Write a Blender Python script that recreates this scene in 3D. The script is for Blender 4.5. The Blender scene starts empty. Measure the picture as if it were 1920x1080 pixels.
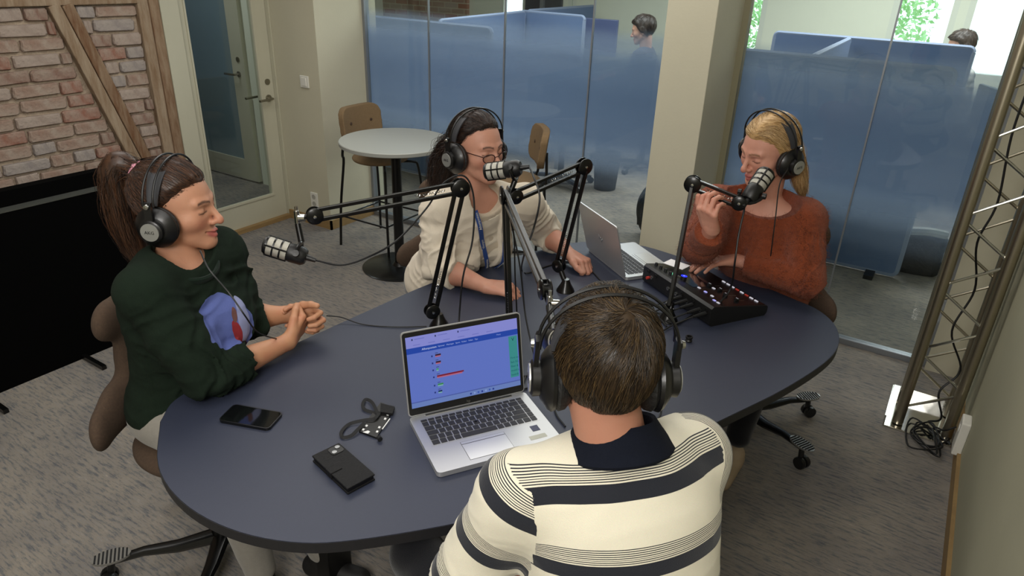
import bpy, bmesh, math, random
import numpy as np
from mathutils import Vector, Matrix
random.seed(7); RNG = np.random.default_rng(7)
C = bpy.context.scene.collection
SC = bpy.context.scene
PI = math.pi
# ------------------------------------------------------------------ camera
FPX = 1300.0
PITCH, ROLL, YAW, CAMH = math.radians(25.3), math.radians(2.1), math.radians(32), 1.9
_hf = np.array([-math.sin(YAW), math.cos(YAW), 0])
FW = _hf*math.cos(PITCH) + np.array([0, 0, -math.sin(PITCH)])
_r = np.array([math.cos(YAW), math.sin(YAW), 0]); _u = np.cross(_r, FW)
RT = math.cos(ROLL)*_r + math.sin(ROLL)*_u
UP = math.cos(ROLL)*_u - math.sin(ROLL)*_r
CO = np.array([0, 0, CAMH])
cam = bpy.data.cameras.new('camera'); camo = bpy.data.objects.new('camera', cam); C.objects.link(camo)
cam.sensor_width = 36; cam.lens = FPX/1920*36; cam.clip_start = .05
camo.matrix_world = Matrix([[RT[i], UP[i], -FW[i], CO[i]] for i in range(3)] + [[0, 0, 0, 1]])
SC.camera = camo
def ray(x, y): return FW + RT*(x-960)/FPX - UP*(y-540)/FPX
def PLN(x, y, ax, v):
    d = ray(x, y); return CO + d*((v-CO[ax])/d[ax])
def AZ(x, y, z): return PLN(x, y, 2, z)
def AX(x, y, v): return PLN(x, y, 0, v)
def AY(x, y, v): return PLN(x, y, 1, v)
def AD(x, y, d): return CO + ray(x, y)*d
# ------------------------------------------------------------------ world, lamps, exposure
SC.view_settings.view_transform = 'Standard'; SC.view_settings.look = 'None'
SC.view_settings.gamma = 1; SC.view_settings.use_curve_mapping = False
SC.view_settings.exposure = -0.08
w = bpy.data.worlds.new('world'); SC.world = w; w.use_nodes = True
bg = w.node_tree.nodes['Background']; bg.inputs[0].default_value = (.86, .96, 1, 1); bg.inputs[1].default_value = 3.2
def area(name, loc, sx, sy, power, col, rot=(0, 0, 0)):
    l = bpy.data.lights.new(name, 'AREA'); l.shape = 'RECTANGLE'; l.size = sx; l.size_y = sy
    l.energy = power; l.color = col
    o = bpy.data.objects.new(name, l); o.location = loc; o.rotation_euler = rot; C.objects.link(o); return o
area('overhead_light', (-.9, .3, 2.66), 2.0, 1.6, 26, (1, .97, .93))
area('overhead_light', (-.05, -.95, 2.45), 1.1, .8, 58, (1, .97, .93), (math.radians(52), 0, math.radians(22)))
area('overhead_light', (-2.7, 1.9, 2.66), 1.2, 1.8, 24, (1, .97, .93))
area('overhead_light', (-1.6, 3.0, 2.66), 2.4, .9, 26, (1, .97, .92))
area('overhead_light', (-3.2, 5.8, 2.66), 2.6, 1.6, 95, (.95, .98, 1))  # unseen light added to brighten the office beyond the glass
area('overhead_light', (-.3, 7.2, 2.66), 2.6, 1.6, 125, (.95, .98, 1))  # second added light, lifts the office near its windows; no fixture seen
area('overhead_light', (-5.3, 3.0, 2.66), .8, .8, 12, (.95, .97, 1))
# ------------------------------------------------------------------ materials
def lin(h):
    h = h.lstrip('#'); c = [int(h[i:i+2], 16)/255 for i in (0, 2, 4)]
    return tuple((x/12.92 if x <= .04045 else ((x+.055)/1.055)**2.4) for x in c) + (1,)
def mat(name, col, rough=.6, metal=0, noise=None, bump=None, emit=None, vcol=None, spec=None, sheen=0, sss=0, stretch=(1, 1, 1), coat=0, tr=0):
    """noise=(scale, second colour, amount) ; bump=(scale, strength)"""
    m = bpy.data.materials.new(name); m.use_nodes = True; nt = m.node_tree; N = nt.nodes; L = nt.links
    b = N['Principled BSDF']
    c = lin(col) if isinstance(col, str) else col
    b.inputs['Base Color'].default_value = c; b.inputs['Roughness'].default_value = rough
    b.inputs['Metallic'].default_value = metal
    if spec is not None: b.inputs['Specular IOR Level'].default_value = spec
    if sheen: b.inputs['Sheen Weight'].default_value = sheen; b.inputs['Sheen Roughness'].default_value = .5
    if sss:
        b.inputs['Subsurface Weight'].default_value = sss; b.inputs['Subsurface Radius'].default_value = (.012, .005, .003)
        b.inputs['Subsurface Scale'].default_value = 1
    if coat: b.inputs['Coat Weight'].default_value = coat; b.inputs['Coat Roughness'].default_value = .08
    if tr: b.inputs['Transmission Weight'].default_value = tr
    if emit: b.inputs['Emission Color'].default_value = lin(emit[0]); b.inputs['Emission Strength'].default_value = emit[1]
    src = None
    tc = N.new('ShaderNodeTexCoord'); mp = N.new('ShaderNodeMapping'); L.new(tc.outputs['Object'], mp.inputs['Vector'])
    mp.inputs['Scale'].default_value = stretch
    if vcol:
        a = N.new('ShaderNodeAttribute'); a.attribute_name = vcol; src = a.outputs['Color']
    if noise:
        n = N.new('ShaderNodeTexNoise'); n.inputs['Scale'].default_value = noise[0]; n.inputs['Detail'].default_value = 6
        n.inputs['Roughness'].default_value = .65
        L.new(mp.outputs[0], n.inputs['Vector'])
        r = N.new('ShaderNodeMapRange'); r.inputs[1].default_value = .35; r.inputs[2].default_value = .65
        r.inputs[3].default_value = 0; r.inputs[4].default_value = noise[2]; L.new(n.outputs['Fac'], r.inputs[0])
        mx = N.new('ShaderNodeMix'); mx.data_type = 'RGBA'; L.new(r.outputs[0], mx.inputs[0])
        if src: L.new(src, mx.inputs[6])
        else: mx.inputs[6].default_value = c
        mx.inputs[7].default_value = lin(noise[1]); src = mx.outputs[2]
    if src: L.new(src, b.inputs['Base Color'])
    if bump:
        n = N.new('ShaderNodeTexNoise'); n.inputs['Scale'].default_value = bump[0]; n.inputs['Detail'].default_value = 5
        L.new(mp.outputs[0], n.inputs['Vector'])
        bp = N.new('ShaderNodeBump'); bp.inputs['Strength'].default_value = bump[1]; bp.inputs['Distance'].default_value = .01
        L.new(n.outputs['Fac'], bp.inputs['Height']); L.new(bp.outputs[0], b.inputs['Normal'])
    return m
def flat(name, col, s):
    m = bpy.data.materials.new(name); m.use_nodes = True; nt = m.node_tree; nt.nodes.clear()
    e = nt.nodes.new('ShaderNodeEmission'); e.inputs[0].default_value = lin(col); e.inputs[1].default_value = s
    o = nt.nodes.new('ShaderNodeOutputMaterial'); nt.links.new(e.outputs[0], o.inputs[0]); return m
M = {}
M['wall'] = mat('cream_paint', '#bdb8a2', .85, noise=(2.5, '#b3ae99', .35), bump=(90, .05))
M['wall_r'] = mat('green_grey_paint', '#a5a28a', .8, noise=(2.5, '#999680', .35), bump=(90, .05))
M['far'] = mat('far_wall_paint', '#d6d8c6', .85)
M['ceil'] = mat('ceiling_paint', '#cfcbbd', .9)
M['white'] = mat('white_plastic', '#d8d6cd', .35)
M['doorp'] = mat('door_paint', '#b9b6a2', .45, noise=(4, '#aeab97', .3))
M['rubber'] = mat('black_rubber', '#0c0c0d', .7)
M['black'] = mat('black_metal', '#0b0b0b', .32, .3, coat=.2)
M['blackp'] = mat('black_plastic', '#121212', .42)
M['blackm'] = mat('matt_black', '#050505', .95, spec=.04)
M['silver'] = mat('silver_metal', '#b9b9b4', .28, 1)
M['alu'] = mat('aluminium', '#b3ab98', .33, 1, bump=(300, .02))
M['chrome'] = mat('chrome', '#d2d2cf', .12, 1)
M['lapalu'] = mat('laptop_aluminium', '#c6c7c8', .42, .75)
M['desk'] = mat('blue_grey_laminate', '#2d3243', .5, noise=(260, '#333849', .35), bump=(500, .03))
M['deskedge'] = mat('dark_table_edge', '#1b1b1e', .5)
M['bartop'] = mat('grey_laminate', '#9d9f99', .45)
M['fab'] = mat('brown_wool', '#4f3e30', .95, noise=(140, '#382b22', .5), bump=(700, .3))
M['fabtan'] = mat('tan_wool', '#80694c', .95, noise=(140, '#6a5539', .5), bump=(700, .3))
M['pine'] = mat('pine', '#94794f', .6, noise=(14, '#7e6440', .6), stretch=(1, 1, 8))
M['timber'] = mat('old_timber', '#a08e78', .9, noise=(9, '#75583c', .8), bump=(30, .7), stretch=(3, 3, .5))
M['timberb'] = mat('brown_timber', '#6b4a30', .85, noise=(9, '#9b876f', .75), bump=(30, .5), stretch=(3, 3, .5))
M['mortar'] = mat('lime_mortar', '#b3a28e', .95, noise=(18, '#9c8a78', .8), bump=(60, .9))
M['divider'] = mat('blue_grey_felt', '#56698a', .95, noise=(60, '#526684', .4), bump=(300, .2))
M['dividere'] = mat('divider_edge', '#76839b', .7)
# ------------------------------------------------------------------ object helpers
def link(o, parent=None):
    C.objects.link(o)
    if parent is not None: o.parent = parent
    return o
def tag(o, label=None, cat=None, group=None, kind=None):
    if label: o['label'] = label
    if cat: o['category'] = cat
    if group: o['group'] = group
    if kind: o['kind'] = kind
    return o
def empty(name, loc=(0, 0, 0), rz=0, label=None, cat=None, group=None):
    o = bpy.data.objects.new(name, None); o.empty_display_size = .05
    o.location = loc; o.rotation_euler = (0, 0, rz); link(o); return tag(o, label, cat, group)
class MB:
    def __init__(s): s.v = []; s.f = []; s.m = []; s.mi = 0
    def add(s, vs, fs, T=None):
        n = len(s.v)
        for p in vs:
            if T is not None: p = T @ Vector(p)
            s.v.append(tuple(p))
        for f in fs: s.f.append(tuple(i+n for i in f)); s.m.append(s.mi)
        return s
    def box(s, lo, hi, T=None, bev=0):
        (x0, y0, z0), (x1, y1, z1) = lo, hi
        if bev <= 0:
            vs = [(x, y, z) for x in (x0, x1) for y in (y0, y1) for z in (z0, z1)]
            return s.add(vs, [(0, 1, 3, 2), (4, 6, 7, 5), (0, 4, 5, 1), (2, 3, 7, 6), (0, 2, 6, 4), (1, 5, 7, 3)], T)
        bm = bmesh.new(); bmesh.ops.create_cube(bm, size=1)
        for v in bm.verts: v.co = Vector(((x0+x1)/2+v.co.x*(x1-x0), (y0+y1)/2+v.co.y*(y1-y0), (z0+z1)/2+v.co.z*(z1-z0)))
        bmesh.ops.bevel(bm, geom=bm.edges[:], offset=bev, segments=2, affect='EDGES', profile=.6)
        bm.verts.ensure_lookup_table()
        s.add([v.co[:] for v in bm.verts], [[v.index for v in f.verts] for f in bm.faces], T); bm.free(); return s
    def bar(s, a, b, wx, wz, up=(0, 0, 1), bev=0):
        a = Vector(a); b = Vector(b); d = b-a; L = d.length; d.normalize()
        x = d.cross(Vector(up)); x.normalize(); z = x.cross(d)
        T = Matrix([[x[i], d[i], z[i], a[i]] for i in range(3)]+[[0, 0, 0, 1]])
        return s.box((-wx/2, 0, -wz/2), (wx/2, L, wz/2), T, bev)
    def tube(s, pts, r, n=10, cap=True, sy=1.0):
        pts = [Vector(p) for p in pts]; K = len(pts)
        rs = r if hasattr(r, '__len__') else [r]*K
        ref = None; rings = []
        for i, p in enumerate(pts):
            t = (pts[min(i+1, K-1)]-pts[max(i-1, 0)]).normalized()
            if ref is None:
                ref = t.orthogonal().normalized()
                if abs(t.z) < .9: ref = (Vector((0, 0, 1))-t*t.z).normalized()
            ref = (ref - t*ref.dot(t)).normalized(); q = t.cross(ref)
            rings.append([p + (ref*math.cos(2*PI*j/n)*sy + q*math.sin(2*PI*j/n))*rs[i] for j in range(n)])
        vs = [v for R in rings for v in R]
        fs = [(i*n+j, i*n+(j+1) % n, (i+1)*n+(j+1) % n, (i+1)*n+j) for i in range(K-1) for j in range(n)]
        if cap: fs += [tuple(range(n-1, -1, -1)), tuple(range((K-1)*n, K*n))]
        return s.add(vs, fs)
    def lathe(s, prof, T=None, n=28):
        """prof: (r, z) list"""
        vs = []; fs = []; K = len(prof)
        for r, z in prof: vs += [(r*math.cos(2*PI*j/n), r*math.sin(2*PI*j/n), z) for j in range(n)]
        fs = [(i*n+j, i*n+(j+1) % n, (i+1)*n+(j+1) % n, (i+1)*n+j) for i in range(K-1) for j in range(n)]
        fs += [tuple(range(n-1, -1, -1)), tuple(range((K-1)*n, K*n))]
        return s.add(vs, fs, T)
    def build(s, name, mats, parent=None, smooth=False, loc=None):
        me = bpy.data.meshes.new(name); me.from_pydata(s.v, [], s.f)
        mats = mats if isinstance(mats, (list, tuple)) else [mats]
        for m in mats: me.materials.append(m)
        if len(mats) > 1: me.polygons.foreach_set('material_index', s.m)
        if smooth:
            me.polygons.foreach_set('use_smooth', [True]*len(me.polygons))
            try: me.set_sharp_from_angle(angle=math.radians(38))
            except Exception: pass
        bm = bmesh.new(); bm.from_mesh(me); bmesh.ops.recalc_face_normals(bm, faces=bm.faces); bm.to_mesh(me); bm.free()
        o = bpy.data.objects.new(name, me)
        if loc is not None: o.location = loc
        return link(o, parent)
def axisT(p, d, ref=(0, 0, 1)):
    """frame at p whose local +Z points along d"""
    z = Vector(d).normalized(); r = Vector(ref)
    if abs(z.dot(r)) > .98: r = Vector((0, 1, 0))
    x = r.cross(z).normalized(); y = z.cross(x)
    return Matrix([[x[i], y[i], z[i], p[i]] for i in range(3)]+[[0, 0, 0, 1]])
def spline(pts, n=8):
    P = [np.array(p, float) for p in pts]; P = [2*P[0]-P[1]] + P + [2*P[-1]-P[-2]]; out = []
    for i in range(1, len(P)-2):
        for k in range(n):
            t = k/n; a, b, c, d = P[i-1:i+3]
            out.append(.5*((2*b)+(-a+c)*t+(2*a-5*b+4*c-d)*t*t+(-a+3*b-3*c+d)*t**3))
    out.append(P[-2]); return out
def cable(name, pts, r, m, parent=None, n=8, label=None, cat=None, group=None):
    o = MB().tube(spline(pts, n), r, 6).build(name, m, parent, True)
    return tag(o, label, cat, group)
def prism(mb, pts, z0, z1, T=None):
    n = len(pts)
    return mb.add([(x, y, z0) for x, y in pts]+[(x, y, z1) for x, y in pts],
                  [tuple(range(n-1, -1, -1)), tuple(range(n, 2*n))]+[(i, (i+1) % n, n+(i+1) % n, n+i) for i in range(n)], T)
def rrect(w, h, r, n=5, cx=0, cy=0):
    out = []
    for (sx, sy, a0) in ((1, 1, 0), (-1, 1, 90), (-1, -1, 180), (1, -1, 270)):
        for k in range(n+1):
            a = math.radians(a0+90*k/n); out.append((cx+sx*(w/2-r)+r*math.cos(a), cy+sy*(h/2-r)+r*math.sin(a)))
    return out
def text(name, s, size, T, m, parent=None, depth=.0003, align='CENTER', bold=0):
    cu = bpy.data.curves.new(name, 'FONT'); cu.body = s; cu.size = size; cu.extrude = depth; cu.align_x = align; cu.align_y = 'CENTER'
    cu.resolution_u = 2; cu.offset = bold
    o = bpy.data.objects.new(name, cu); C.objects.link(o)
    me = bpy.data.meshes.new_from_object(o.evaluated_get(bpy.context.evaluated_depsgraph_get()))
    bpy.data.objects.remove(o); me.transform(T); me.materials.clear(); me.materials.append(m)
    return link(bpy.data.objects.new(name, me), parent)
def copy_tree(o, parent=None):
    c = o.copy(); C.objects.link(c)
    if parent is not None: c.parent = parent
    for ch in [x for x in TREE.get(o.name, [])]: copy_tree(ch, c)
    return c
TREE = {}
def index_tree(root):
    TREE[root.name] = [x for x in C.objects if x.parent == root]
    for x in TREE[root.name]: index_tree(x)
# ------------------------------------------------------------------ implicit-surface modelling
def Kc(a, b, ra, rb=None):
    a = np.array(a, float); b = np.array(b, float); rb = ra if rb is None else rb; d = b-a; dd = float(d@d)+1e-12
    def f(P):
        t = np.clip(((P-a)@d)/dd, 0, 1)
        return np.sqrt((((P-a)-t[:, None]*d)**2).sum(1)) - (ra+(rb-ra)*t)
    return f
def El(c, r, R=None):
    c = np.array(c, float); r = np.array(r, float); R = None if R is None else np.array(R, float)
    def f(P):
        q = P-c
        if R is not None: q = q@R
        k0 = np.sqrt(((q/r)**2).sum(1))+1e-9; k1 = np.sqrt(((q/(r*r))**2).sum(1))+1e-9
        return k0*(k0-1)/k1
    return f
def smin(a, b, k):
    h = np.clip(.5+.5*(b-a)/k, 0, 1); return b+(a-b)*h-k*h*(1-h)
def Un(k, *fs):
    def f(P):
        d = fs[0](P)
        for g in fs[1:]: d = smin(d, g(P), k)
        return d
    return f
def Sub(a, b, k=.004):
    return lambda P: -smin(-a(P), b(P), k)
def Tf(f, c, R, s=1.0):
    """f in local coordinates -> world; R columns = local axes"""
    c = np.array(c, float); R = np.array(R, float)
    return lambda P: f(((P-c)@R)/s)*s
def hash3(i, j, k):
    n = (i*374761393 + j*668265263 + k*1274126177) & 0xffffffff
    n = ((n ^ (n >> 13))*1274126177) & 0xffffffff
    return ((n ^ (n >> 16)) & 0xffff)/65535.0
def vnoise(P):
    F = np.floor(P).astype(np.int64); t = P-F; t = t*t*(3-2*t); out = 0
    for a in (0, 1):
        for b in (0, 1):
            for c in (0, 1):
                wgt = (t[:, 0] if a else 1-t[:, 0])*(t[:, 1] if b else 1-t[:, 1])*(t[:, 2] if c else 1-t[:, 2])
                out = out + wgt*hash3(F[:, 0]+a, F[:, 1]+b, F[:, 2]+c)
    return out
def surf(f, lo, hi, h):
    lo = np.array(lo, float); hi = np.array(hi, float); n = np.ceil((hi-lo)/h).astype(int)+1
    s = 4; nc = (n+s-1)//s+1
    g = [lo[a]+np.arange(nc[a])*h*s for a in range(3)]
    Pc = np.stack(np.meshgrid(*g, indexing='ij'), -1).reshape(-1, 3)
    dc = f(Pc).reshape(nc)
    D = dc
    for a in range(3): D = np.repeat(D, s, axis=a)
    D = D[:n[0], :n[1], :n[2]].astype(np.float32)
    near = np.abs(dc) < h*s*1.9
    nn = np.zeros(nc, bool)      # dilate one coarse cell
    pad = np.pad(near, 1)
    for i in range(3):
        for j in range(3):
            for k in range(3): nn |= pad[i:i+nc[0], j:j+nc[1], k:k+nc[2]]
    Mk = nn
    for a in range(3): Mk = np.repeat(Mk, s, axis=a)
    Mk = Mk[:n[0], :n[1], :n[2]]
    idx = np.argwhere(Mk); D[Mk] = f(lo+idx*h)
    D[0] = D[-1] = 1; D[:, 0] = D[:, -1] = 1; D[:, :, 0] = D[:, :, -1] = 1
    I = D < 0
    A = I[:-1, :-1, :-1]; s8 = np.zeros(A.shape, np.int8)
    for i in (0, 1):
        for j in (0, 1):
            for k in (0, 1): s8 += I[i:i+A.shape[0], j:j+A.shape[1], k:k+A.shape[2]]
    act = (s8 > 0) & (s8 < 8); ci = np.argwhere(act)
    vid = -np.ones(A.shape, np.int64); vid[act] = np.arange(len(ci))
    acc = np.zeros((len(ci), 3)); cnt = np.zeros(len(ci))
    for ax in range(3):
        for p in (0, 1):
            for q in (0, 1):
                o = [0, 0, 0]; others = [a for a in range(3) if a != ax]; o[others[0]] = p; o[others[1]] = q
                a0 = ci+o; a1 = a0.copy(); a1[:, ax] += 1
                d0 = D[a0[:, 0], a0[:, 1], a0[:, 2]]; d1 = D[a1[:, 0], a1[:, 1], a1[:, 2]]
                m = (d0 < 0) != (d1 < 0); t = d0[m]/(d0[m]-d1[m])
                pt = a0[m].astype(float); pt[:, ax] += t; acc[m] += pt; cnt[m] += 1
    V = lo+acc/cnt[:, None]*h
    fs = []
    for ax in range(3):
        u, v = (ax+1) % 3, (ax+2) % 3
        sl0 = [slice(None)]*3; sl1 = [slice(None)]*3; sl0[ax] = slice(0, -1); sl1[ax] = slice(1, None)
        a = I[tuple(sl0)]; b = I[tuple(sl1)]
        e = np.argwhere(a != b); ok = (e[:, u] > 0) & (e[:, v] > 0) & (e[:, u] < A.shape[u]) & (e[:, v] < A.shape[v]); e = e[ok]
        def gid(du, dv):
            q = e.copy(); q[:, u] -= du; q[:, v] -= dv; return vid[q[:, 0], q[:, 1], q[:, 2]]
        Q = np.stack([gid(1, 1), gid(0, 1), gid(0, 0), gid(1, 0)], 1)
        flip = ~a[e[:, 0], e[:, 1], e[:, 2]]; Q[flip] = Q[flip][:, ::-1]
        fs.append(Q)
    Q = np.concatenate(fs)
    for _ in range(2):
        d = f(V); G = grad(f, V, h*.5); V = V-G*np.clip(d, -h*.5, h*.5)[:, None]
    return V, Q
def grad(f, P, e=.001):
    G = np.stack([f(P+np.eye(3)[a]*e)-f(P-np.eye(3)[a]*e) for a in range(3)], 1)
    return G/(np.sqrt((G**2).sum(1))[:, None]+1e-9)
def mesh_np(name, V, Q, m, parent=None, col=None, smooth=True, attrs=None):
    me = bpy.data.meshes.new(name); me.vertices.add(len(V)); me.vertices.foreach_set('co', V.astype(np.float32).ravel())
    k = Q.shape[1]; me.loops.add(Q.size); me.loops.foreach_set('vertex_index', Q.astype(np.int32).ravel())
    me.polygons.add(len(Q)); me.polygons.foreach_set('loop_start', np.arange(0, Q.size, k, dtype=np.int32))
    me.polygons.foreach_set('use_smooth', np.full(len(Q), smooth))
    me.update(calc_edges=True); me.validate()
    me.materials.append(m)
    if col is not None:
        a = me.attributes.new('Col', 'FLOAT_COLOR', 'POINT'); a.data.foreach_set('color', np.c_[col, np.ones(len(col))].astype(np.float32).ravel())
    for kx, vx in (attrs or {}).items():
        a = me.attributes.new(kx, 'FLOAT', 'POINT'); a.data.foreach_set('value', vx.astype(np.float32))
    return link(bpy.data.objects.new(name, me), parent)
def sdf_obj(name, f, lo, hi, h, m, parent=None, colf=None, attrf=None):
    V, Q = surf(f, lo, hi, h)
    return mesh_np(name, V, Q, m, parent, None if colf is None else colf(V), attrs=None if attrf is None else attrf(V))
def tubes_np(S, r0, r1, col=None, sides=3):
    """S (n,K,3) polylines -> verts, quads, colours"""
    n, K, _ = S.shape; T = np.gradient(S, axis=1); T /= np.linalg.norm(T, axis=2)[..., None]+1e-9
    a = np.cross(T, np.array([.31, .52, .79])); a /= np.linalg.norm(a, axis=2)[..., None]+1e-9; b = np.cross(T, a)
    rr = np.linspace(r0, r1, K)[None, :, None, None]; an = np.arange(sides)*2*PI/sides
    V = S[:, :, None]+rr*(a[:, :, None]*np.cos(an)[None, None, :, None]+b[:, :, None]*np.sin(an)[None, None, :, None])
    base = (np.arange(n)*K*sides)[:, None, None]+(np.arange(K-1)*sides)[None, :, None]; j = np.arange(sides)[None, None]; j2 = (j+1) % sides
    Q = np.stack([base+j, base+j2, base+sides+j2, base+sides+j], -1).reshape(-1, 4)
    cc = None if col is None else np.repeat(col, K*sides, axis=0)
    return V.reshape(-1, 3), Q, cc
# ================================================================== ROOM
def carpet():
    m = bpy.data.materials.new('carpet'); m.use_nodes = True; nt = m.node_tree; N = nt.nodes; L = nt.links; b = N['Principled BSDF']
    tc = N.new('ShaderNodeTexCoord'); mp = N.new('ShaderNodeMapping'); mp.inputs['Scale'].default_value = (.16, 1, 1)
    L.new(tc.outputs['Object'], mp.inputs[0])
    n1 = N.new('ShaderNodeTexNoise'); n1.inputs['Scale'].default_value = 85; n1.inputs['Detail'].default_value = 7; n1.inputs['Roughness'].default_value = .75
    n2 = N.new('ShaderNodeTexNoise'); n2.inputs['Scale'].default_value = 3.2; n2.inputs['Detail'].default_value = 6
    n3 = N.new('ShaderNodeTexNoise'); n3.inputs['Scale'].default_value = 420; n3.inputs['Detail'].default_value = 2
    L.new(mp.outputs[0], n1.inputs[0]); L.new(tc.outputs['Object'], n2.inputs[0]); L.new(tc.outputs['Object'], n3.inputs[0])
    r = N.new('ShaderNodeValToRGB'); e = r.color_ramp.elements
    e[0].position = .30; e[0].color = lin('#56575a'); e[1].position = .7; e[1].color = lin('#a79c8e')
    for p, c in ((.42, '#6d6e70'), (.52, '#8d867c'), (.6, '#858380')):
        q = e.new(p); q.color = lin(c)
    L.new(n1.outputs['Fac'], r.inputs[0])
    mx = N.new('ShaderNodeMix'); mx.data_type = 'RGBA'; mx.blend_type = 'MULTIPLY'; mx.inputs[0].default_value = .55
    r2 = N.new('ShaderNodeValToRGB'); r2.color_ramp.elements[0].position = .35; r2.color_ramp.elements[0].color = (.55, .55, .6, 1)
    r2.color_ramp.elements[1].position = .65; r2.color_ramp.elements[1].color = (1.1, 1.05, .98, 1); L.new(n2.outputs['Fac'], r2.inputs[0])
    L.new(r.outputs[0], mx.inputs[6]); L.new(r2.outputs[0], mx.inputs[7]); L.new(mx.outputs[2], b.inputs['Base Color'])
    b.inputs['Roughness'].default_value = .97; b.inputs['Specular IOR Level'].default_value = .15
    bp = N.new('ShaderNodeBump'); bp.inputs['Strength'].default_value = .5; bp.inputs['Distance'].default_value = .004
    ad = N.new('ShaderNodeMath'); ad.operation = 'ADD'; L.new(n1.outputs['Fac'], ad.inputs[0]); L.new(n3.outputs['Fac'], ad.inputs[1])
    L.new(ad.outputs[0], bp.inputs['Height']); L.new(bp.outputs[0], b.inputs['Normal'])
    return m
M['carpet'] = carpet()
def struct(name, mb, m, parent=None, smooth=False):
    o = mb.build(name, m, parent, smooth)
    if parent is None: o['kind'] = 'structure'
    return o
XW, XR, YG, YF, HC = -4.25, .37, 3.93, 9.2, 2.7
struct('floor', MB().box((-8.5, -1.6, -.1), (2.2, YF+.2, 0)), M['carpet'])
struct('ceiling', MB().box((-8.5, -1.6, HC), (2.2, YF+.2, HC+.1)), M['ceil'])
# left wall: brick bay + door bay
struct('wall_left', MB().box((XW-.3, -1.6, 0), (XW-.045, 2.56, HC)).box((XW-.12, 2.56, 2.12), (XW, 3.46, HC)), M['mortar'])
struct('wall_behind', MB().box((-8.5, -1.7, 0), (2.2, -1.6, HC)), M['wall'])
struct('wall_pilaster', MB().box((XW-.12, 3.46, 0), (-3.80, 4.05, HC)), M['wall'])
struct('wall_right', MB().box((XR, -1.6, 0), (XR+.12, 4.05, HC)), M['wall_r'])
struct('wall_stub', MB().box((.185, 3.88, 0), (XR, 4.05, HC)), M['wall'])
struct('wall_column', MB().box((-1.335, 3.47, 0), (-1.085, 4.02, HC), bev=.004), M['wall'])
struct('baseboard_right', MB().box((XR-.014, -1.6, 0), (XR, 3.88, .075)), M['pine'])
struct('baseboard_left', MB().box((XW, -1.6, 0), (XW+.014, 2.64, .075)), M['pine'])
struct('baseboard_pilaster', MB().box((XW, 3.446, 0), (-3.786, 3.46, .07)).box((-3.80, 3.446, 0), (-3.786, 3.93, .07)), M['pine'])
# glass partition
def film_mat():
    m = bpy.data.materials.new('frosted_film'); m.use_nodes = True; nt = m.node_tree; N = nt.nodes; L = nt.links; N.clear()
    g = N.new('ShaderNodeNewGeometry'); sx = N.new('ShaderNodeSeparateXYZ'); L.new(g.outputs['Position'], sx.inputs[0])
    nz = N.new('ShaderNodeTexNoise'); nz.inputs['Scale'].default_value = 2.2; nz.inputs['Detail'].default_value = 2
    ma = N.new('ShaderNodeMath'); ma.operation = 'MULTIPLY_ADD'; ma.inputs[1].default_value = .05; L.new(nz.outputs['Fac'], ma.inputs[0]); L.new(sx.outputs['Z'], ma.inputs[2])
    rp = N.new('ShaderNodeValToRGB'); e = rp.color_ramp.elements; rp.color_ramp.interpolation = 'EASE'
    e[0].position = .0; e[0].color = (0, 0, 0, 1); e[1].position = 1; e[1].color = (0, 0, 0, 1)
    for z, v in ((.56, .0), (.68, .10), (.82, .50), (.94, .84), (1.2, .90), (1.38, .80), (1.50, .34), (1.60, .0)):
        q = e.new(z/2.0); q.color = (v, v, v, 1)
    dv = N.new('ShaderNodeMath'); dv.operation = 'DIVIDE'; dv.inputs[1].default_value = 2.0; L.new(ma.outputs[0], dv.inputs[0]); L.new(dv.outputs[0], rp.inputs[0])
    tr = N.new('ShaderNodeBsdfTransparent'); tl = N.new('ShaderNodeBsdfTranslucent'); tl.inputs[0].default_value = (.33, .405, .54, 1)
    df = N.new('ShaderNodeBsdfDiffuse'); df.inputs[0].default_value = (.10, .125, .17, 1)
    m1 = N.new('ShaderNodeMixShader'); m1.inputs[0].default_value = .25; L.new(tl.outputs[0], m1.inputs[1]); L.new(df.outputs[0], m1.inputs[2])
    m2 = N.new('ShaderNodeMixShader'); L.new(rp.outputs[0], m2.inputs[0]); L.new(tr.outputs[0], m2.inputs[1]); L.new(m1.outputs[0], m2.inputs[2])
    o = N.new('ShaderNodeOutputMaterial'); L.new(m2.outputs[0], o.inputs[0]); return m
def glass_mat(tint=(.93, .97, .96, 1), refl=.06):
    m = bpy.data.materials.new('clear_glass'); m.use_nodes = True; nt = m.node_tree; N = nt.nodes; L = nt.links; N.clear()
    tr = N.new('ShaderNodeBsdfTransparent'); tr.inputs[0].default_value = tint; gl = N.new('ShaderNodeBsdfGlossy'); gl.inputs['Roughness'].default_value = .02
    lw = N.new('ShaderNodeLayerWeight'); lw.inputs[0].default_value = .12
    ma = N.new('ShaderNodeMath'); ma.operation = 'MULTIPLY_ADD'; ma.inputs[1].default_value = .5; ma.inputs[2].default_value = refl*.5; L.new(lw.outputs['Fresnel'], ma.inputs[0])
    mx = N.new('ShaderNodeMixShader'); L.new(ma.outputs[0], mx.inputs[0]); L.new(tr.outputs[0], mx.inputs[1]); L.new(gl.outputs[0], mx.inputs[2])
    o = N.new('ShaderNodeOutputMaterial'); L.new(mx.outputs[0], o.inputs[0]); return m
M['film'] = film_mat(); M['glass'] = glass_mat()
xs_l = [-3.78, -3.206, -2.582, -1.959, -1.335]; xs_r = [-1.05, -.37, .16]
wn = 0
for xs in (xs_l, xs_r):
    for a, b in zip(xs[:-1], xs[1:]):
        wn += 1
        g = struct('window_%d' % wn, MB().box((a+.003, YG, .035), (b-.003, YG+.010, HC-.03)), M['glass'])
        MB().box((a+.003, YG+.0105, .04), (b-.003, YG+.0115, HC-.04)).build('frosted_film', M['film'], g)
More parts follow.
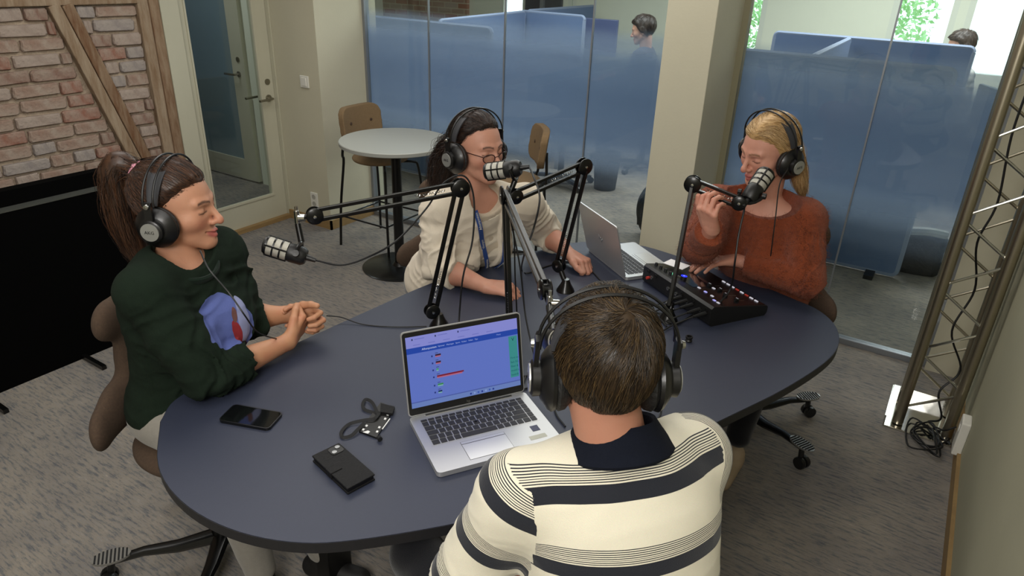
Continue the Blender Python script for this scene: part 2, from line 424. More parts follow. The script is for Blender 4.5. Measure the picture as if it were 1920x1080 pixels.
M['rail'] = mat('grey_rail', '#8d9196', .4, .6)
M['gframe'] = mat('olive_frame', '#7f7a60', .6)
struct('trim_1', MB().box((-3.80, YG-.02, 0), (-1.335, YG+.03, .035), bev=.003).box((-3.80, YG-.02, HC-.03), (-1.335, YG+.03, HC)), M['rail'])
struct('trim_2', MB().box((-1.085, YG-.02, 0), (.185, YG+.03, .035), bev=.003).box((-1.085, YG-.02, HC-.03), (.185, YG+.03, HC)), M['rail'])
struct('trim_3', MB().box((-3.80, YG-.02, .035), (-3.778, YG+.03, HC-.03)), M['rail'])
struct('trim_4', MB().box((-1.085, YG-.03, .035), (-1.052, YG+.03, HC-.03)), M['gframe'])
struct('trim_5', MB().box((.158, YG-.02, .035), (.185, YG+.03, HC-.03)), M['rail'])
tn = 5
for x in xs_l[1:-1]+xs_r[1:-1]:
    tn += 1; struct('trim_%d' % tn, MB().box((x-.004, YG-.003, .035), (x+.004, YG+.014, HC-.03)), M['rail'])
# door bay, X = -4.25
DX = XW-.03
dr = struct('trim_20', MB().box((XW-.12, 2.646, 0), (XW+.012, 2.766, 2.12)).box((XW-.12, 3.452, 0), (XW+.004, 3.462, 2.12)).box((XW-.12, 2.646, 2.05), (XW+.012, 3.46, 2.14)), M['doorp'])
struct('trim_21', MB().box((XW-.12, 2.766, 0), (XW+.01, 3.452, .03)), M['pine'])
d1 = struct('door_1', MB().box((DX-.045, 2.77, .03), (DX, 2.83, 2.04)).box((DX-.045, 3.34, .03), (DX, 3.45, 2.04)).box((DX-.045, 2.83, .03), (DX, 3.34, .21)).box((DX-.045, 2.83, 1.93), (DX, 3.34, 2.04)), M['doorp'])
MB().box((DX-.027, 2.83, .21), (DX-.020, 3.34, 1.93)).build('glass_pane', M['glass'], d1)
MB().box((DX-.003, 2.825, .205), (DX+.008, 3.345, .222)).box((DX-.003, 3.332, .205), (DX+.006, 3.345, 1.94)).box((DX-.003, 2.825, .205), (DX+.006, 2.838, 1.94)).build('glazing_bead', M['doorp'], d1)
hy, hz = 3.395, .93
def lever(par, x, y, z, s, dy):
    b = MB().lathe([(.0, 0), (.024, 0), (.024, .008), (.0, .008)], axisT((x, y, z), (s, 0, 0)))
    b.tube([(x+s*.006, y, z), (x+s*.05, y, z), (x+s*.055, y+dy*.02, z), (x+s*.055, y+dy*.12, z-.002)], .009, 8)
    b.build('door_handle', M['steel'], par, True)
M['steel'] = mat('brushed_steel', '#8f8b7c', .3, .9)
lever(d1, DX, hy, hz, 1, -1); lever(d1, DX-.045, hy, hz, -1, -1)
MB().lathe([(.0, 0), (.021, 0), (.021, .007), (.0, .007)], axisT((DX, hy+.005, 1.045), (1, 0, 0))).build('lock_cylinder', M['steel'], d1, True)
# lobby seen through the door
struct('wall_lobby', MB().box((-8.5, 3.9, 0), (-6.45, 4.05, HC)).box((-5.12, 3.9, 0), (-4.37, 4.05, HC)).box((-6.45, 3.9, 2.1), (-5.12, 4.05, HC)).box((-8.5, -1.6, 0), (-8.4, 3.9, HC)), M['far'])
M['lobglass'] = mat('dusk_blue_glass', '#72868e', .25, 0, coat=.4)
d2 = struct('door_2', MB().box((-6.42, 3.87, .02), (-6.02, 3.91, 2.05)).box((-5.30, 3.87, .02), (-5.14, 3.91, 2.05)).box((-6.02, 3.87, .02), (-5.30, 3.91, .20)).box((-6.02, 3.87, 1.95), (-5.30, 3.91, 2.05)), M['doorp'])
MB().box((-6.02, 3.885, .2), (-5.30, 3.895, 1.95)).build('glass_pane', M['lobglass'], d2)
b = MB().lathe([(0, 0), (.024, 0), (.024, .008), (0, .008)], axisT((-5.22, 3.87, .95), (0, -1, 0))); b.tube([(-5.22, 3.86, .95), (-5.22, 3.82, .95), (-5.24, 3.815, .95), (-5.34, 3.815, .948)], .009, 8)
b.build('door_handle', M['steel'], d2, True)
MB().lathe([(0, 0), (.021, 0), (.021, .007), (0, .007)], axisT((-5.21, 3.87, 1.07), (0, -1, 0))).build('lock_cylinder', M['steel'], d2, True)
# timber frame and bricks of the left wall
WL = bpy.data.objects['wall_left']
tb = MB().box((XW-.05, 2.515, 0), (XW-.005, 2.585, HC), bev=.006).build('timber_post', M['timber'], WL)
MB().box((XW-.05, 2.583, 0), (XW+.006, 2.646, HC), bev=.006).build('timber_post', M['timberb'], WL)
MB().box((XW-.05, -.4, 1.595), (XW-.002, 2.53, 1.75), bev=.006).build('timber_beam', M['timber'], WL)
def brace(y0, z0, y1, z1, w, m, x=0.0):
    MB().bar((XW-.025+x, y0, z0), (XW-.025+x, y1, z1), .05, w, up=(0, 1, .3), bev=.006).build('timber_brace', m, WL)
brace(2.045, 1.60, 2.365, .55, .065, M['timber']); brace(2.115, 1.60, 2.435, .55, .062, M['timberb'], .004)
def brick_mat(i, c, c2):
    m = mat('brick_%s' % i, c, .92, noise=(11, c2, .9), bump=(45, .8)); return m
BM = [brick_mat('red', '#8a5a49', '#a08c7e'), brick_mat('worn', '#96857a', '#aa9b8f'), brick_mat('grey', '#8b827e', '#a49990'), brick_mat('dark', '#7d5d50', '#9f8f81'), brick_mat('pale', '#a59688', '#8f7364')]
bmeshes = []
for v in range(6):
    mb = MB(); L_, H_ = .225, .064
    rr = random.Random(v); pts = []
    for (py, pz) in rrect(L_, H_, .011, 2): pts.append((py+rr.uniform(-.004, .004), pz+rr.uniform(-.003, .003)))
    n = len(pts); dz = rr.uniform(0, .004)
    mb.add([(-.02, p, q) for p, q in pts]+[(.010, p, q) for p, q in pts]+[(.016+dz, p*.94, q*.86) for p, q in pts],
           [(i, (i+1) % n, n+(i+1) % n, n+i) for i in range(n)]+[(n+i, n+(i+1) % n, 2*n+(i+1) % n, 2*n+i) for i in range(n)]+[tuple(range(2*n, 3*n))])
    for mm in BM[:]:
        o = mb.build('brick', mm); bmeshes.append(o.data); bpy.data.objects.remove(o)
ch = .0785; bl = .248
nb = 0
for k in range(22):
    z = .655+ch*(k-1)+ch/2
    if 1.58 < z < 1.77 or nb > 292: continue
    y = .62 + (.0 if k % 2 else -.124) + .03*math.sin(k*2.3)
    while y < 2.52:
        L2 = bl if random.random() < .72 else bl*.52
        a, b_ = y+.006, y+L2-.006
        # diagonal brace position at this height
        yb0 = 2.045+(1.60-z)*(.32/1.05)-.045; yb1 = yb0+.155
        segs = []
        if b_ <= yb0 or a >= yb1: segs = [(a, b_)]
        else:
            if yb0-a > .03: segs.append((a, yb0))
            if b_-yb1 > .03: segs.append((yb1, b_))
        for s0, s1 in segs:
            s1 = min(s1, 2.512)
            if s1-s0 < .03 or z > 2.3: continue
            me = random.choice(bmeshes) if random.random() < .75 else random.choice([q for q in bmeshes if 'pale' in q.materials[0].name or 'worn' in q.materials[0].name])
            o = bpy.data.objects.new('brick', me); link(o, WL)
            o.location = (XW-.040+random.uniform(-.003, .004), (s0+s1)/2, z+random.uniform(-.003, .003)-(y-1.5)*.004)
            o.scale = (1, (s1-s0)/.225, random.uniform(.92, 1.05)); o.rotation_euler = (random.uniform(-.012, .012), 0, 0); nb += 1
        y += L2
# switch, outlets
p = AY(572, 153, 3.46)
s = empty('light_switch', (p[0], 3.46, p[2]), 0, 'white square light switch on the cream wall beside the glass door', 'switch')
MB().box((-.041, -.010, -.041), (.041, 0, .041), bev=.003).build('plate', M['white'], s); MB().box((-.022, -.015, -.028), (.022, -.0095, .028), bev=.002).build('rocker', M['white'], s)
p = AY(591, 375, 3.46)
s = empty('wall_outlet', (p[0], 3.46, p[2]), 0, 'white double power outlet low on the cream wall right of the glass door', 'outlet')
MB().box((-.036, -.012, -.06), (.036, 0, .06), bev=.003).build('plate', M['white'], s)
for dz in (-.027, .027): MB().lathe([(0, 0), (.019, 0), (.019, .002), (.015, .002), (.015, .0005), (0, .0005)], axisT((0, -.012, dz), (0, -1, 0))).build('socket', mat('socket_grey', '#a5a39a', .5), s)
p = AX(1812, 818, XR)
s = empty('power_socket', (XR, p[1], .14), 0, 'white surface-mounted power socket on the right wall by the truss foot', 'outlet')
MB().box((-.035, -.045, -.08), (0, .045, .08), bev=.006).build('housing', M['white'], s)
MB().lathe([(0, 0), (.019, 0), (.019, .002), (0, .002)], axisT((-.035, 0, .03), (-1, 0, 0))).build('socket', M['white'], s)
# ================================================================== OFFICE BEYOND THE GLASS
wl = YF
def wx(x, y=20): return float(AY(x, y, wl)[0])
wins = [(wx(938), wx(986)), (wx(1064), wx(1080)), (wx(1395), wx(1437)), (wx(1672), wx(1797)), (wx(1815), wx(1935))]
mb = MB(); x = -8.5; zs, zt = .9, 2.35
for a, b in wins:
    mb.box((x, wl, 0), (a, wl+.15, HC)); mb.box((a, wl, 0), (b, wl+.15, zs)); mb.box((a, wl, zt), (b, wl+.15, HC)); x = b
mb.box((x, wl, 0), (2.2, wl+.15, HC)); struct('wall_back', mb, M['far'])
struct('wall_office_right', MB().box((2.1, 4.05, 0), (2.2, wl, HC)).box((XR+.12, 3.95, 0), (2.2, 4.05, HC)), M['far'])
struct('wall_office_left', MB().box((-8.5, 4.05, 0), (-8.4, wl, HC)), M['far'])
M['frame'] = mat('white_window_frame', '#cdd0c2', .5)
for i, (a, b) in enumerate(wins):
    f = struct('window_%d' % (i+10), MB().box((a, wl+.0, zs), (a+.06, wl+.08, zt)).box((b-.06, wl+.0, zs), (b, wl+.08, zt)).box((a, wl, zs), (b, wl+.08, zs+.06)).box((a, wl, zt-.06), (b, wl+.08, zt)), M['frame'])
    MB().box((a+.06, wl+.03, zs+.06), (b-.06, wl+.036, zt-.06)).build('pane', M['glass'], f)
bk = bpy.data.materials.new('far_brick'); bk.use_nodes = True; nt = bk.node_tree
bt = nt.nodes.new('ShaderNodeTexBrick'); tc = nt.nodes.new('ShaderNodeTexCoord'); mp = nt.nodes.new('ShaderNodeMapping'); mp.inputs['Rotation'].default_value = (PI/2, 0, 0)
nt.links.new(tc.outputs['Object'], mp.inputs[0]); nt.links.new(mp.outputs[0], bt.inputs[0])
bt.inputs['Color1'].default_value = lin('#9a6650'); bt.inputs['Color2'].default_value = lin('#a39384'); bt.inputs['Mortar'].default_value = lin('#b5a893')
bt.inputs['Scale'].default_value = 1; bt.inputs['Brick Width'].default_value = .25; bt.inputs['Row Height'].default_value = .08; bt.inputs['Mortar Size'].default_value = .008
nt.links.new(bt.outputs[0], nt.nodes['Principled BSDF'].inputs['Base Color'])
struct('wall_far_brick', MB().box((-8.4, wl-.06, 1.0), (wx(880), wl, HC)), bk)
# desk dividers
def divider(x0, y0, x1, y1, label, z0=.03, z1=1.38, group='blue-grey desk divider screens'):
    e = empty('desk_divider', ((x0+x1)/2, (y0+y1)/2, 0), math.atan2(y1-y0, x1-x0), label, 'divider', group)
    L = math.hypot(x1-x0, y1-y0)
    mb = MB(); T = Matrix.Translation((0, 0, (z0+z1)/2)) @ Matrix.Rotation(PI/2, 4, 'X')
    prism(mb, rrect(L, z1-z0, .03, 4), -.018, .018, T); mb.build('panel', M['divider'], e)
    mb = MB(); pts = rrect(L+.006, z1-z0+.006, .032, 4); q = [T @ Vector((a, b, 0)) for a, b in pts]; mb.tube(q+[q[0]], .021, 6, False); mb.build('edging', M['dividere'], e, True)
    for s in (-1, 1): MB().box((s*(L/2-.15)-.03, -.14, 0), (s*(L/2-.15)+.03, .14, .028)).build('foot', M['blackp'], e)
    return e
divider(-1.62, 5.13, -.10, 5.13, 'blue-grey floor-standing divider behind the right glass panes, its lower right corner showing')
divider(-4.95, 5.0, -3.42, 5.0, 'blue-grey divider behind the left glass panes, nearest the round table')
divider(-4.15, 5.25, -4.35, 7.0, 'blue-grey divider running away behind the left glass, sloping up to the right')
divider(-4.42, 7.07, -3.60, 7.0, 'divider with rounded top corner in the middle of the left glass')
divider(-4.42, 7.2, -4.45, 8.9, 'farthest blue-grey divider in line with the dark screen on the back wall')
divider(-1.60, 6.93, -.05, 6.93, 'grey divider behind the right glass in front of the bright windows')
divider(-.93, 5.22, -.97, 6.85, 'pale divider running away from the front one like a white wedge')
# desks behind
def desk(x, y, w, d, label):
    e = empty('office_desk', (x, y, 0), 0, label, 'desk', 'office desks behind the glass')
    MB().box((-w/2, -d/2, .70), (w/2, d/2, .73), bev=.004).build('desktop', M['white'], e)
    for sx in (-1, 1):
        for sy in (-1, 1): MB().box((sx*(w/2-.06)-.02, sy*(d/2-.06)-.02, 0), (sx*(w/2-.06)+.02, sy*(d/2-.06)+.02, .70)).build('leg', M['rail'], e)
desk(-3.72, 6.35, .95, .7, 'pale office desk behind the middle left glass panes')
desk(-1.05, 7.5, .9, .7, 'pale office desk in front of the bright windows')
desk(-3.75, 7.62, 1.1, .7, 'pale office desk carrying the dark blue monitor')
# dark screen, back wall
x0, x1 = wx(988), wx(1056)
e = empty('wall_screen', ((x0+x1)/2, wl-.03, 0), 0, 'dark grey screen between two bright slits on the office back wall', 'screen')
MB().box((-(x1-x0)/2, -.03, 1.15), ((x1-x0)/2, .02, 2.3), bev=.01).build('display', mat('screen_grey', '#3b4046', .4), e)
MB().box((-.03, -.07, .9), (.03, -.03, 2.3)).build('mount_post', M['rail'], e)
# monitor behind the divider
p = AY(1118, 25, 7.5)
e = empty('desk_monitor', (p[0], 7.5, 0), .1, 'dark blue monitor back standing at the end of the rounded divider', 'monitor')
MB().box((-.27, -.02, .95), (.27, .02, 1.34), bev=.008).build('display', mat('monitor_blue', '#4a5578', .4), e); MB().box((-.03, -.01, .73), (.03, .03, 1.0)).box((-.12, -.1, .73), (.12, .1, .742)).build('stand', M['rail'], e)
# bush outside
def bush(c, r, n, label):
    P = RNG.normal(size=(n, 3)); P /= np.linalg.norm(P, axis=1)[:, None]; P *= (RNG.random(n)**.4)[:, None]*np.array(r); P += c
    a = RNG.normal(size=(n, 3)); a /= np.linalg.norm(a, axis=1)[:, None]; b = np.cross(a, RNG.normal(size=(n, 3))); b /= np.linalg.norm(b, axis=1)[:, None]
    s = .05; V = np.stack([P-a*s, P+b*s*.5, P+a*s, P-b*s*.5], 1).reshape(-1, 3); Q = np.arange(n*4).reshape(-1, 4)
    m = mat('leaf_green', '#a9d29a', .6); m.node_tree.nodes['Principled BSDF'].inputs['Emission Strength'].default_value = 0
    e = empty('leafy_bush', (c[0], c[1], 0), 0, label, 'bush')
    o = mesh_np('foliage', V-np.array([c[0], c[1], 0]), Q, m, e, smooth=False); o['kind'] = 'stuff'
    MB().tube([(0, 0, 0), (.05, 0, .6), (0, .05, c[2])], [.03, .02, .01], 6).build('stem', mat('bark', '#4d3c2b', .9), e)
bush((-1.35, 11.2, 1.35), (.80, .5, .95), 2200, 'green leafy bush outside the right-hand office windows')
bush((-2.75, 11.2, 1.4), (.35, .5, 1.0), 1200, 'green leafy bush outside the narrow window right of the column')
mb = MB().box((-9, 9.36, -.2), (4, 16, -.1)); struct('ground_outside', mb, mat('pale_paving', '#c9c5ba', .9))
# bags on the office floor
M['bag'] = mat('black_nylon', '#1a1b1c', .7, noise=(40, '#26282a', .6), bump=(60, .6))
pb = AZ(1712, 522, 0)
e = empty('shoulder_bag', (pb[0]-.01, pb[1]+.12, 0), .15, 'black shoulder bag slumped on the floor beyond the right glass', 'bag')
f = Un(.05, El((0, 0, .15), (.15, .075, .15)), Kc((-.1, 0, .05), (.1, 0, .05), .06), Kc((-.1, 0, .25), (.1, 0, .25), .05))
fb = lambda P: np.maximum(f(P)+.012*(vnoise(P*18)-.5), -P[:, 2])
sdf_obj('bag_body', fb, (-.22, -.16, -.02), (.22, .16, .34), .009, M['bag'], e)
MB().tube(spline([(-.12, -.03, .30), (0, -.07, .33), (.12, -.02, .31)], 6), .03, 8).build('pale_roll', mat('pale_plastic', '#b0b2a8', .6), e, True)
cable('strap', [(.14, -.04, .12), (.20, -.07, .02), (.26, -.02, .012), (.22, .05, .02), (.14, .03, .05)], .008, M['bag'], e)
pb = AZ(1212, 447, 0)
e = empty('backpack', (pb[0]+.02, pb[1]+.1, 0), .3, 'dark backpack standing on the floor half hidden behind the column', 'bag')
f2 = Un(.04, El((0, 0, .21), (.16, .10, .22)), El((0, -.08, .13), (.12, .06, .12)))
fb2 = lambda P: np.maximum(f2(P)+.010*(vnoise(P*16)-.5), -P[:, 2])
sdf_obj('bag_body', fb2, (-.22, -.2, -.02), (.22, .16, .46), .010, M['bag'], e)
cable('shoulder_strap', [(-.06, -.08, .40), (-.13, -.14, .30), (-.12, -.13, .12)], .012, M['bag'], e)
# ================================================================== black low screen in front of the brick wall
e = empty('low_screen', (-3.44, .75, 0), 0, 'long black low screen standing on the floor in front of the brick wall', 'screen')
MB().box((-.02, -1.6, 0), (.02, 1.32, .825)).build('front_panel', M['blackm'], e)
MB().box((-.09, -1.6, .0), (-.03, 1.32, .90)).build('rear_panel', M['blackm'], e)
MB().box((-.03, -1.6, .822), (.022, 1.32, .830)).build('trim_strip', mat('grey_strip', '#5b5d58', .4, .5), e)
for px, py in ((196, 690), (12, 772)):
    q = AZ(px, py, .01)
    MB().bar((0, q[1]-.75, .012), (q[0]+3.44, q[1]-.75, .012), .022, .02).build('foot', M['black'], e)
# ================================================================== MEETING TABLE
tp = [(-1.606, .798), (-1.446, .690), (-1.287, .647), (-1.127, .655), (-.985, .705), (-.873, .79), (-.715, .965), (-.595, 1.135), (-.45, 1.45), (-.34, 1.72), (-.24, 1.97), (-.165, 2.22), (-.150, 2.38), (-.185, 2.52), (-.26, 2.615), (-.36, 2.66), (-.60, 2.74), (-.975, 2.815), (-1.12, 2.81), (-1.23, 2.755), (-1.34, 2.655), (-1.44, 2.42), (-1.53, 2.15), (-1.585, 1.90), (-1.612, 1.63), (-1.64, 1.30), (-1.668, 1.0), (-1.665, .88)]
tpo = [tuple(p[:2]) for p in spline([(a, b, 0) for a, b in tp]+[(tp[0][0], tp[0][1], 0)], 5)[:-1]]
t = empty('meeting_table', (-.95, 1.75, 0), 0, 'large boat-shaped meeting table with blue-grey top and black edge', 'table')
loc = [(x+.95, y-1.75) for x, y in tpo]
def inset(pts, d):
    out = []; n = len(pts); c = Vector((sum(p[0] for p in pts)/n, sum(p[1] for p in pts)/n))
    for i in range(n):
        a, b = Vector(pts[i-1]), Vector(pts[(i+1) % n]); tt = (b-a).normalized(); nr = Vector((-tt.y, tt.x))
        if nr.dot(c-Vector(pts[i])) < 0: nr = -nr
        out.append(tuple(Vector(pts[i])+nr*d))
    return out
prism(MB(), loc, 0, 0)
mb = MB(); prism(mb, inset(loc, .0015), .7385, .740); mb.build('table_top', M['desk'], t)
mb = MB(); prism(mb, loc, .710, .7384); mb.build('edge_band', M['deskedge'], t)
for (x, y) in ((-.42, -.62), (.22, .55)):
    MB().box((x-.04, y-.05, .04), (x+.04, y+.05, .71), bev=.006).build('column_leg', M['blackp'], t)
    MB().bar((x-.3, y+.14, .02), (x+.3, y-.14, .02), .09, .04, bev=.008).build('foot', M['black'], t)
MB().box((-.25, -.55, .66), (.05, .55, .709)).build('cable_tray', M['blackp'], t)
# ================================================================== ROUND TABLE + STOOLS
bx, by = -2.921, 3.236
t = empty('round_table', (bx, by, 0), 0, 'round grey high table on a black pole and disc base', 'table')
MB().lathe([(0, .833), (.335, .833), (.345, .838), (.347, .858), (.343, .862), (0, .862)], n=56).build('table_top', M['bartop'], t, True)
MB().tube([(0, 0, .01), (0, 0, .835)], .032, 20).build('pole', M['black'], t, True)
MB().lathe([(0, 0), (.245, 0), (.25, .006), (.24, .012), (.05, .018), (.035, .04), (0, .04)], n=56).build('disc_base', M['black'], t, True)
def stool(x, y, rz, label):
    s = empty('counter_stool', (x, y, 0), rz, label, 'stool', 'tan counter stools at the round table')
    sf = Un(.02, El((0, 0, .635), (.195, .19, .035)), El((0, -.03, .63), (.17, .15, .03)))
    sdf_obj('seat', sf, (-.24, -.24, .56), (.24, .24, .70), .008, M['fabtan'], s)
    def bf(P):
        q = P.copy(); q[:, 1] = P[:, 1]+.185-.9*P[:, 0]**2+.12*(P[:, 2]-.8)
        dx = np.maximum(np.abs(q[:, 0])-.12, 0); dz = np.maximum(np.abs(q[:, 2]-.855)-.045, 0)
        return np.maximum(np.sqrt(dx*dx+dz*dz)-.062, np.abs(q[:, 1])-.016)-.006
    sdf_obj('backrest', bf, (-.24, -.26, .72), (.24, .02, .99), .007, M['fabtan'], s)
    for sx in (-1, 1):
        MB().lathe([(0, 0), (.011, 0), (.009, .004), (0, .005)], axisT((sx*.1, -.16, .86), (0, 1, 0)), 12).build('button', M['fab'], s)
        MB().tube(spline([(sx*.12, -.2, .84), (sx*.16, -.2, .66), (sx*.165, -.19, .60), (sx*.20, -.21, .3), (sx*.215, -.225, 0)], 5), .009, 8).build('leg', M['black'], s, True)
        MB().tube(spline([(sx*.08, .1, .605), (sx*.15, .165, .60), (sx*.175, .19, .56), (sx*.20, .21, .3), (sx*.215, .225, 0)], 5), .009, 8).build('leg', M['black'], s, True)
    R_ = .2
    MB().tube([(-R_, -R_-.01, .22), (R_, -R_-.01, .22), (R_+.005, R_, .22), (-R_-.005, R_, .22), (-R_, -R_-.01, .22)], .007, 8).build('footrest', M['black'], s, True)
    return s
stool(-3.30, 3.50, math.radians(-100)+.2, 'tan counter stool behind the round table with its backrest above the tabletop')
stool(-2.30, 3.62, math.radians(130), 'tan counter stool seen edge-on behind the seated woman in cream')
# ================================================================== SADDLE CHAIRS
M['plate'] = mat('striped_footplate', '#a9a9a5', .35, .8)
def chair(x, y, rz, label, h=.50):
    c = empty('saddle_chair', (x, y, 0), rz, label, 'chair', 'brown saddle chairs around the meeting table')
    if MEMO.get('seat') is None:
        sf = lambda P: Sub(Sub(El((0, .0, .50), (.20, .21, .055)), El((.27, .25, .5), (.14, .16, .2)), .03), El((-.27, .25, .5), (.14, .16, .2)), .03)(P)
        o1 = sdf_obj('seat', sf, (-.26, -.26, .42), (.26, .26, .58), .010, M['fab'], c)
        def bf(P):
            q = P.copy(); q[:, 1] = (P[:, 1]+.235-1.5*P[:, 0]**2-.14*np.clip(P[:, 2]-.75, 0, 1))*1.7+(-.0)
            g = Un(.05, Kc((-.085, 0, .905), (.085, 0, .905), .065), Kc((0, 0, .88), (0, 0, .66), .07, .085), Kc((-.2, 0, .60), (.2, 0, .60), .062, .062), Kc((-.12, 0, .63), (.12, 0, .63), .06))
            return g(q)*.7
        o2 = sdf_obj('backrest', bf, (-.30, -.34, .50), (.30, .02, 1.03), .009, M['fab'], c)
        MEMO['seat'] = (o1.data, o2.data)
    else:
        for n, d in zip(('seat', 'backrest'), MEMO['seat']): link(bpy.data.objects.new(n, d), c)
    MB().tube([(0, 0, .08), (0, 0, .44)], [.035, .022], 16).build('gas_lift', M['black'], c, True)
    MB().box((-.06, -.1, .42), (.06, .08, .47), bev=.01).build('tilt_housing', M['blackp'], c)
    MB().tube(spline([(0, -.08, .44), (0, -.2, .44), (0, -.255, .52), (0, -.24, .62)], 5), .018, 8).build('back_support', M['black'], c, True)
    for k in range(5):
        a = 2*PI*k/5+math.radians(MEMO['base_rot']); ca, sa = math.cos(a), math.sin(a)
        P = lambda r, z: (ca*r, sa*r, z)
        l = MB().tube([P(.02, .085), P(.14, .082), P(.24, .098), P(.34, .092)], [.030, .024, .018, .014], 8, sy=.8).build('base_leg', M['black'], c, True)
        pl = MB(); T = Matrix.Translation(P(.335, .105)) @ Matrix.Rotation(a, 4, 'Z')
        prism(pl, [(.058*math.cos(u), .032*math.sin(u)) for u in np.linspace(0, 2*PI, 16, endpoint=False)], 0, .008, T); pl.build('footplate', M['plate'], l)
        ri = MB()
        for j in range(-4, 5):
            hw = .030*math.sqrt(max(0, 1-(j*.0115/.058)**2)); ri.box((j*.0115-.0025, -hw, .008), (j*.0115+.0025, hw, .0105), T)
        ri.build('rubber_ribs', M['rubber'], l)
        ct = MB()
        for s in (-1, 1): ct.lathe([(0, -.009), (.026, -.009), (.028, 0), (.026, .009), (0, .009)], axisT(Vector(P(.355, .028))+Vector((-sa, ca, 0))*s*.014, (-sa, ca, 0)), 16)
        ct.tube([P(.34, .09), P(.345, .05)], .012, 8).build('caster', M['blackp'], c, True)
    return c
MEMO = {}
MEMO['base_rot'] = 31
chair(-1.76, 1.0, math.radians(-90+8), 'brown saddle chair under the woman in the dark green sweatshirt')
MEMO['base_rot'] = 40
chair(-1.80, 2.36, math.radians(-90-48), 'brown saddle chair behind the woman in the cream cardigan, one wing showing')
MEMO['base_rot'] = 18
chair(-.50, 2.82, math.radians(180-10), 'brown saddle chair at the far table end under the woman in the rust sweater')
MEMO['base_rot'] = 20
chair(-.33, .74, math.radians(132-90), 'saddle chair under the man in the striped shirt, hidden by him')
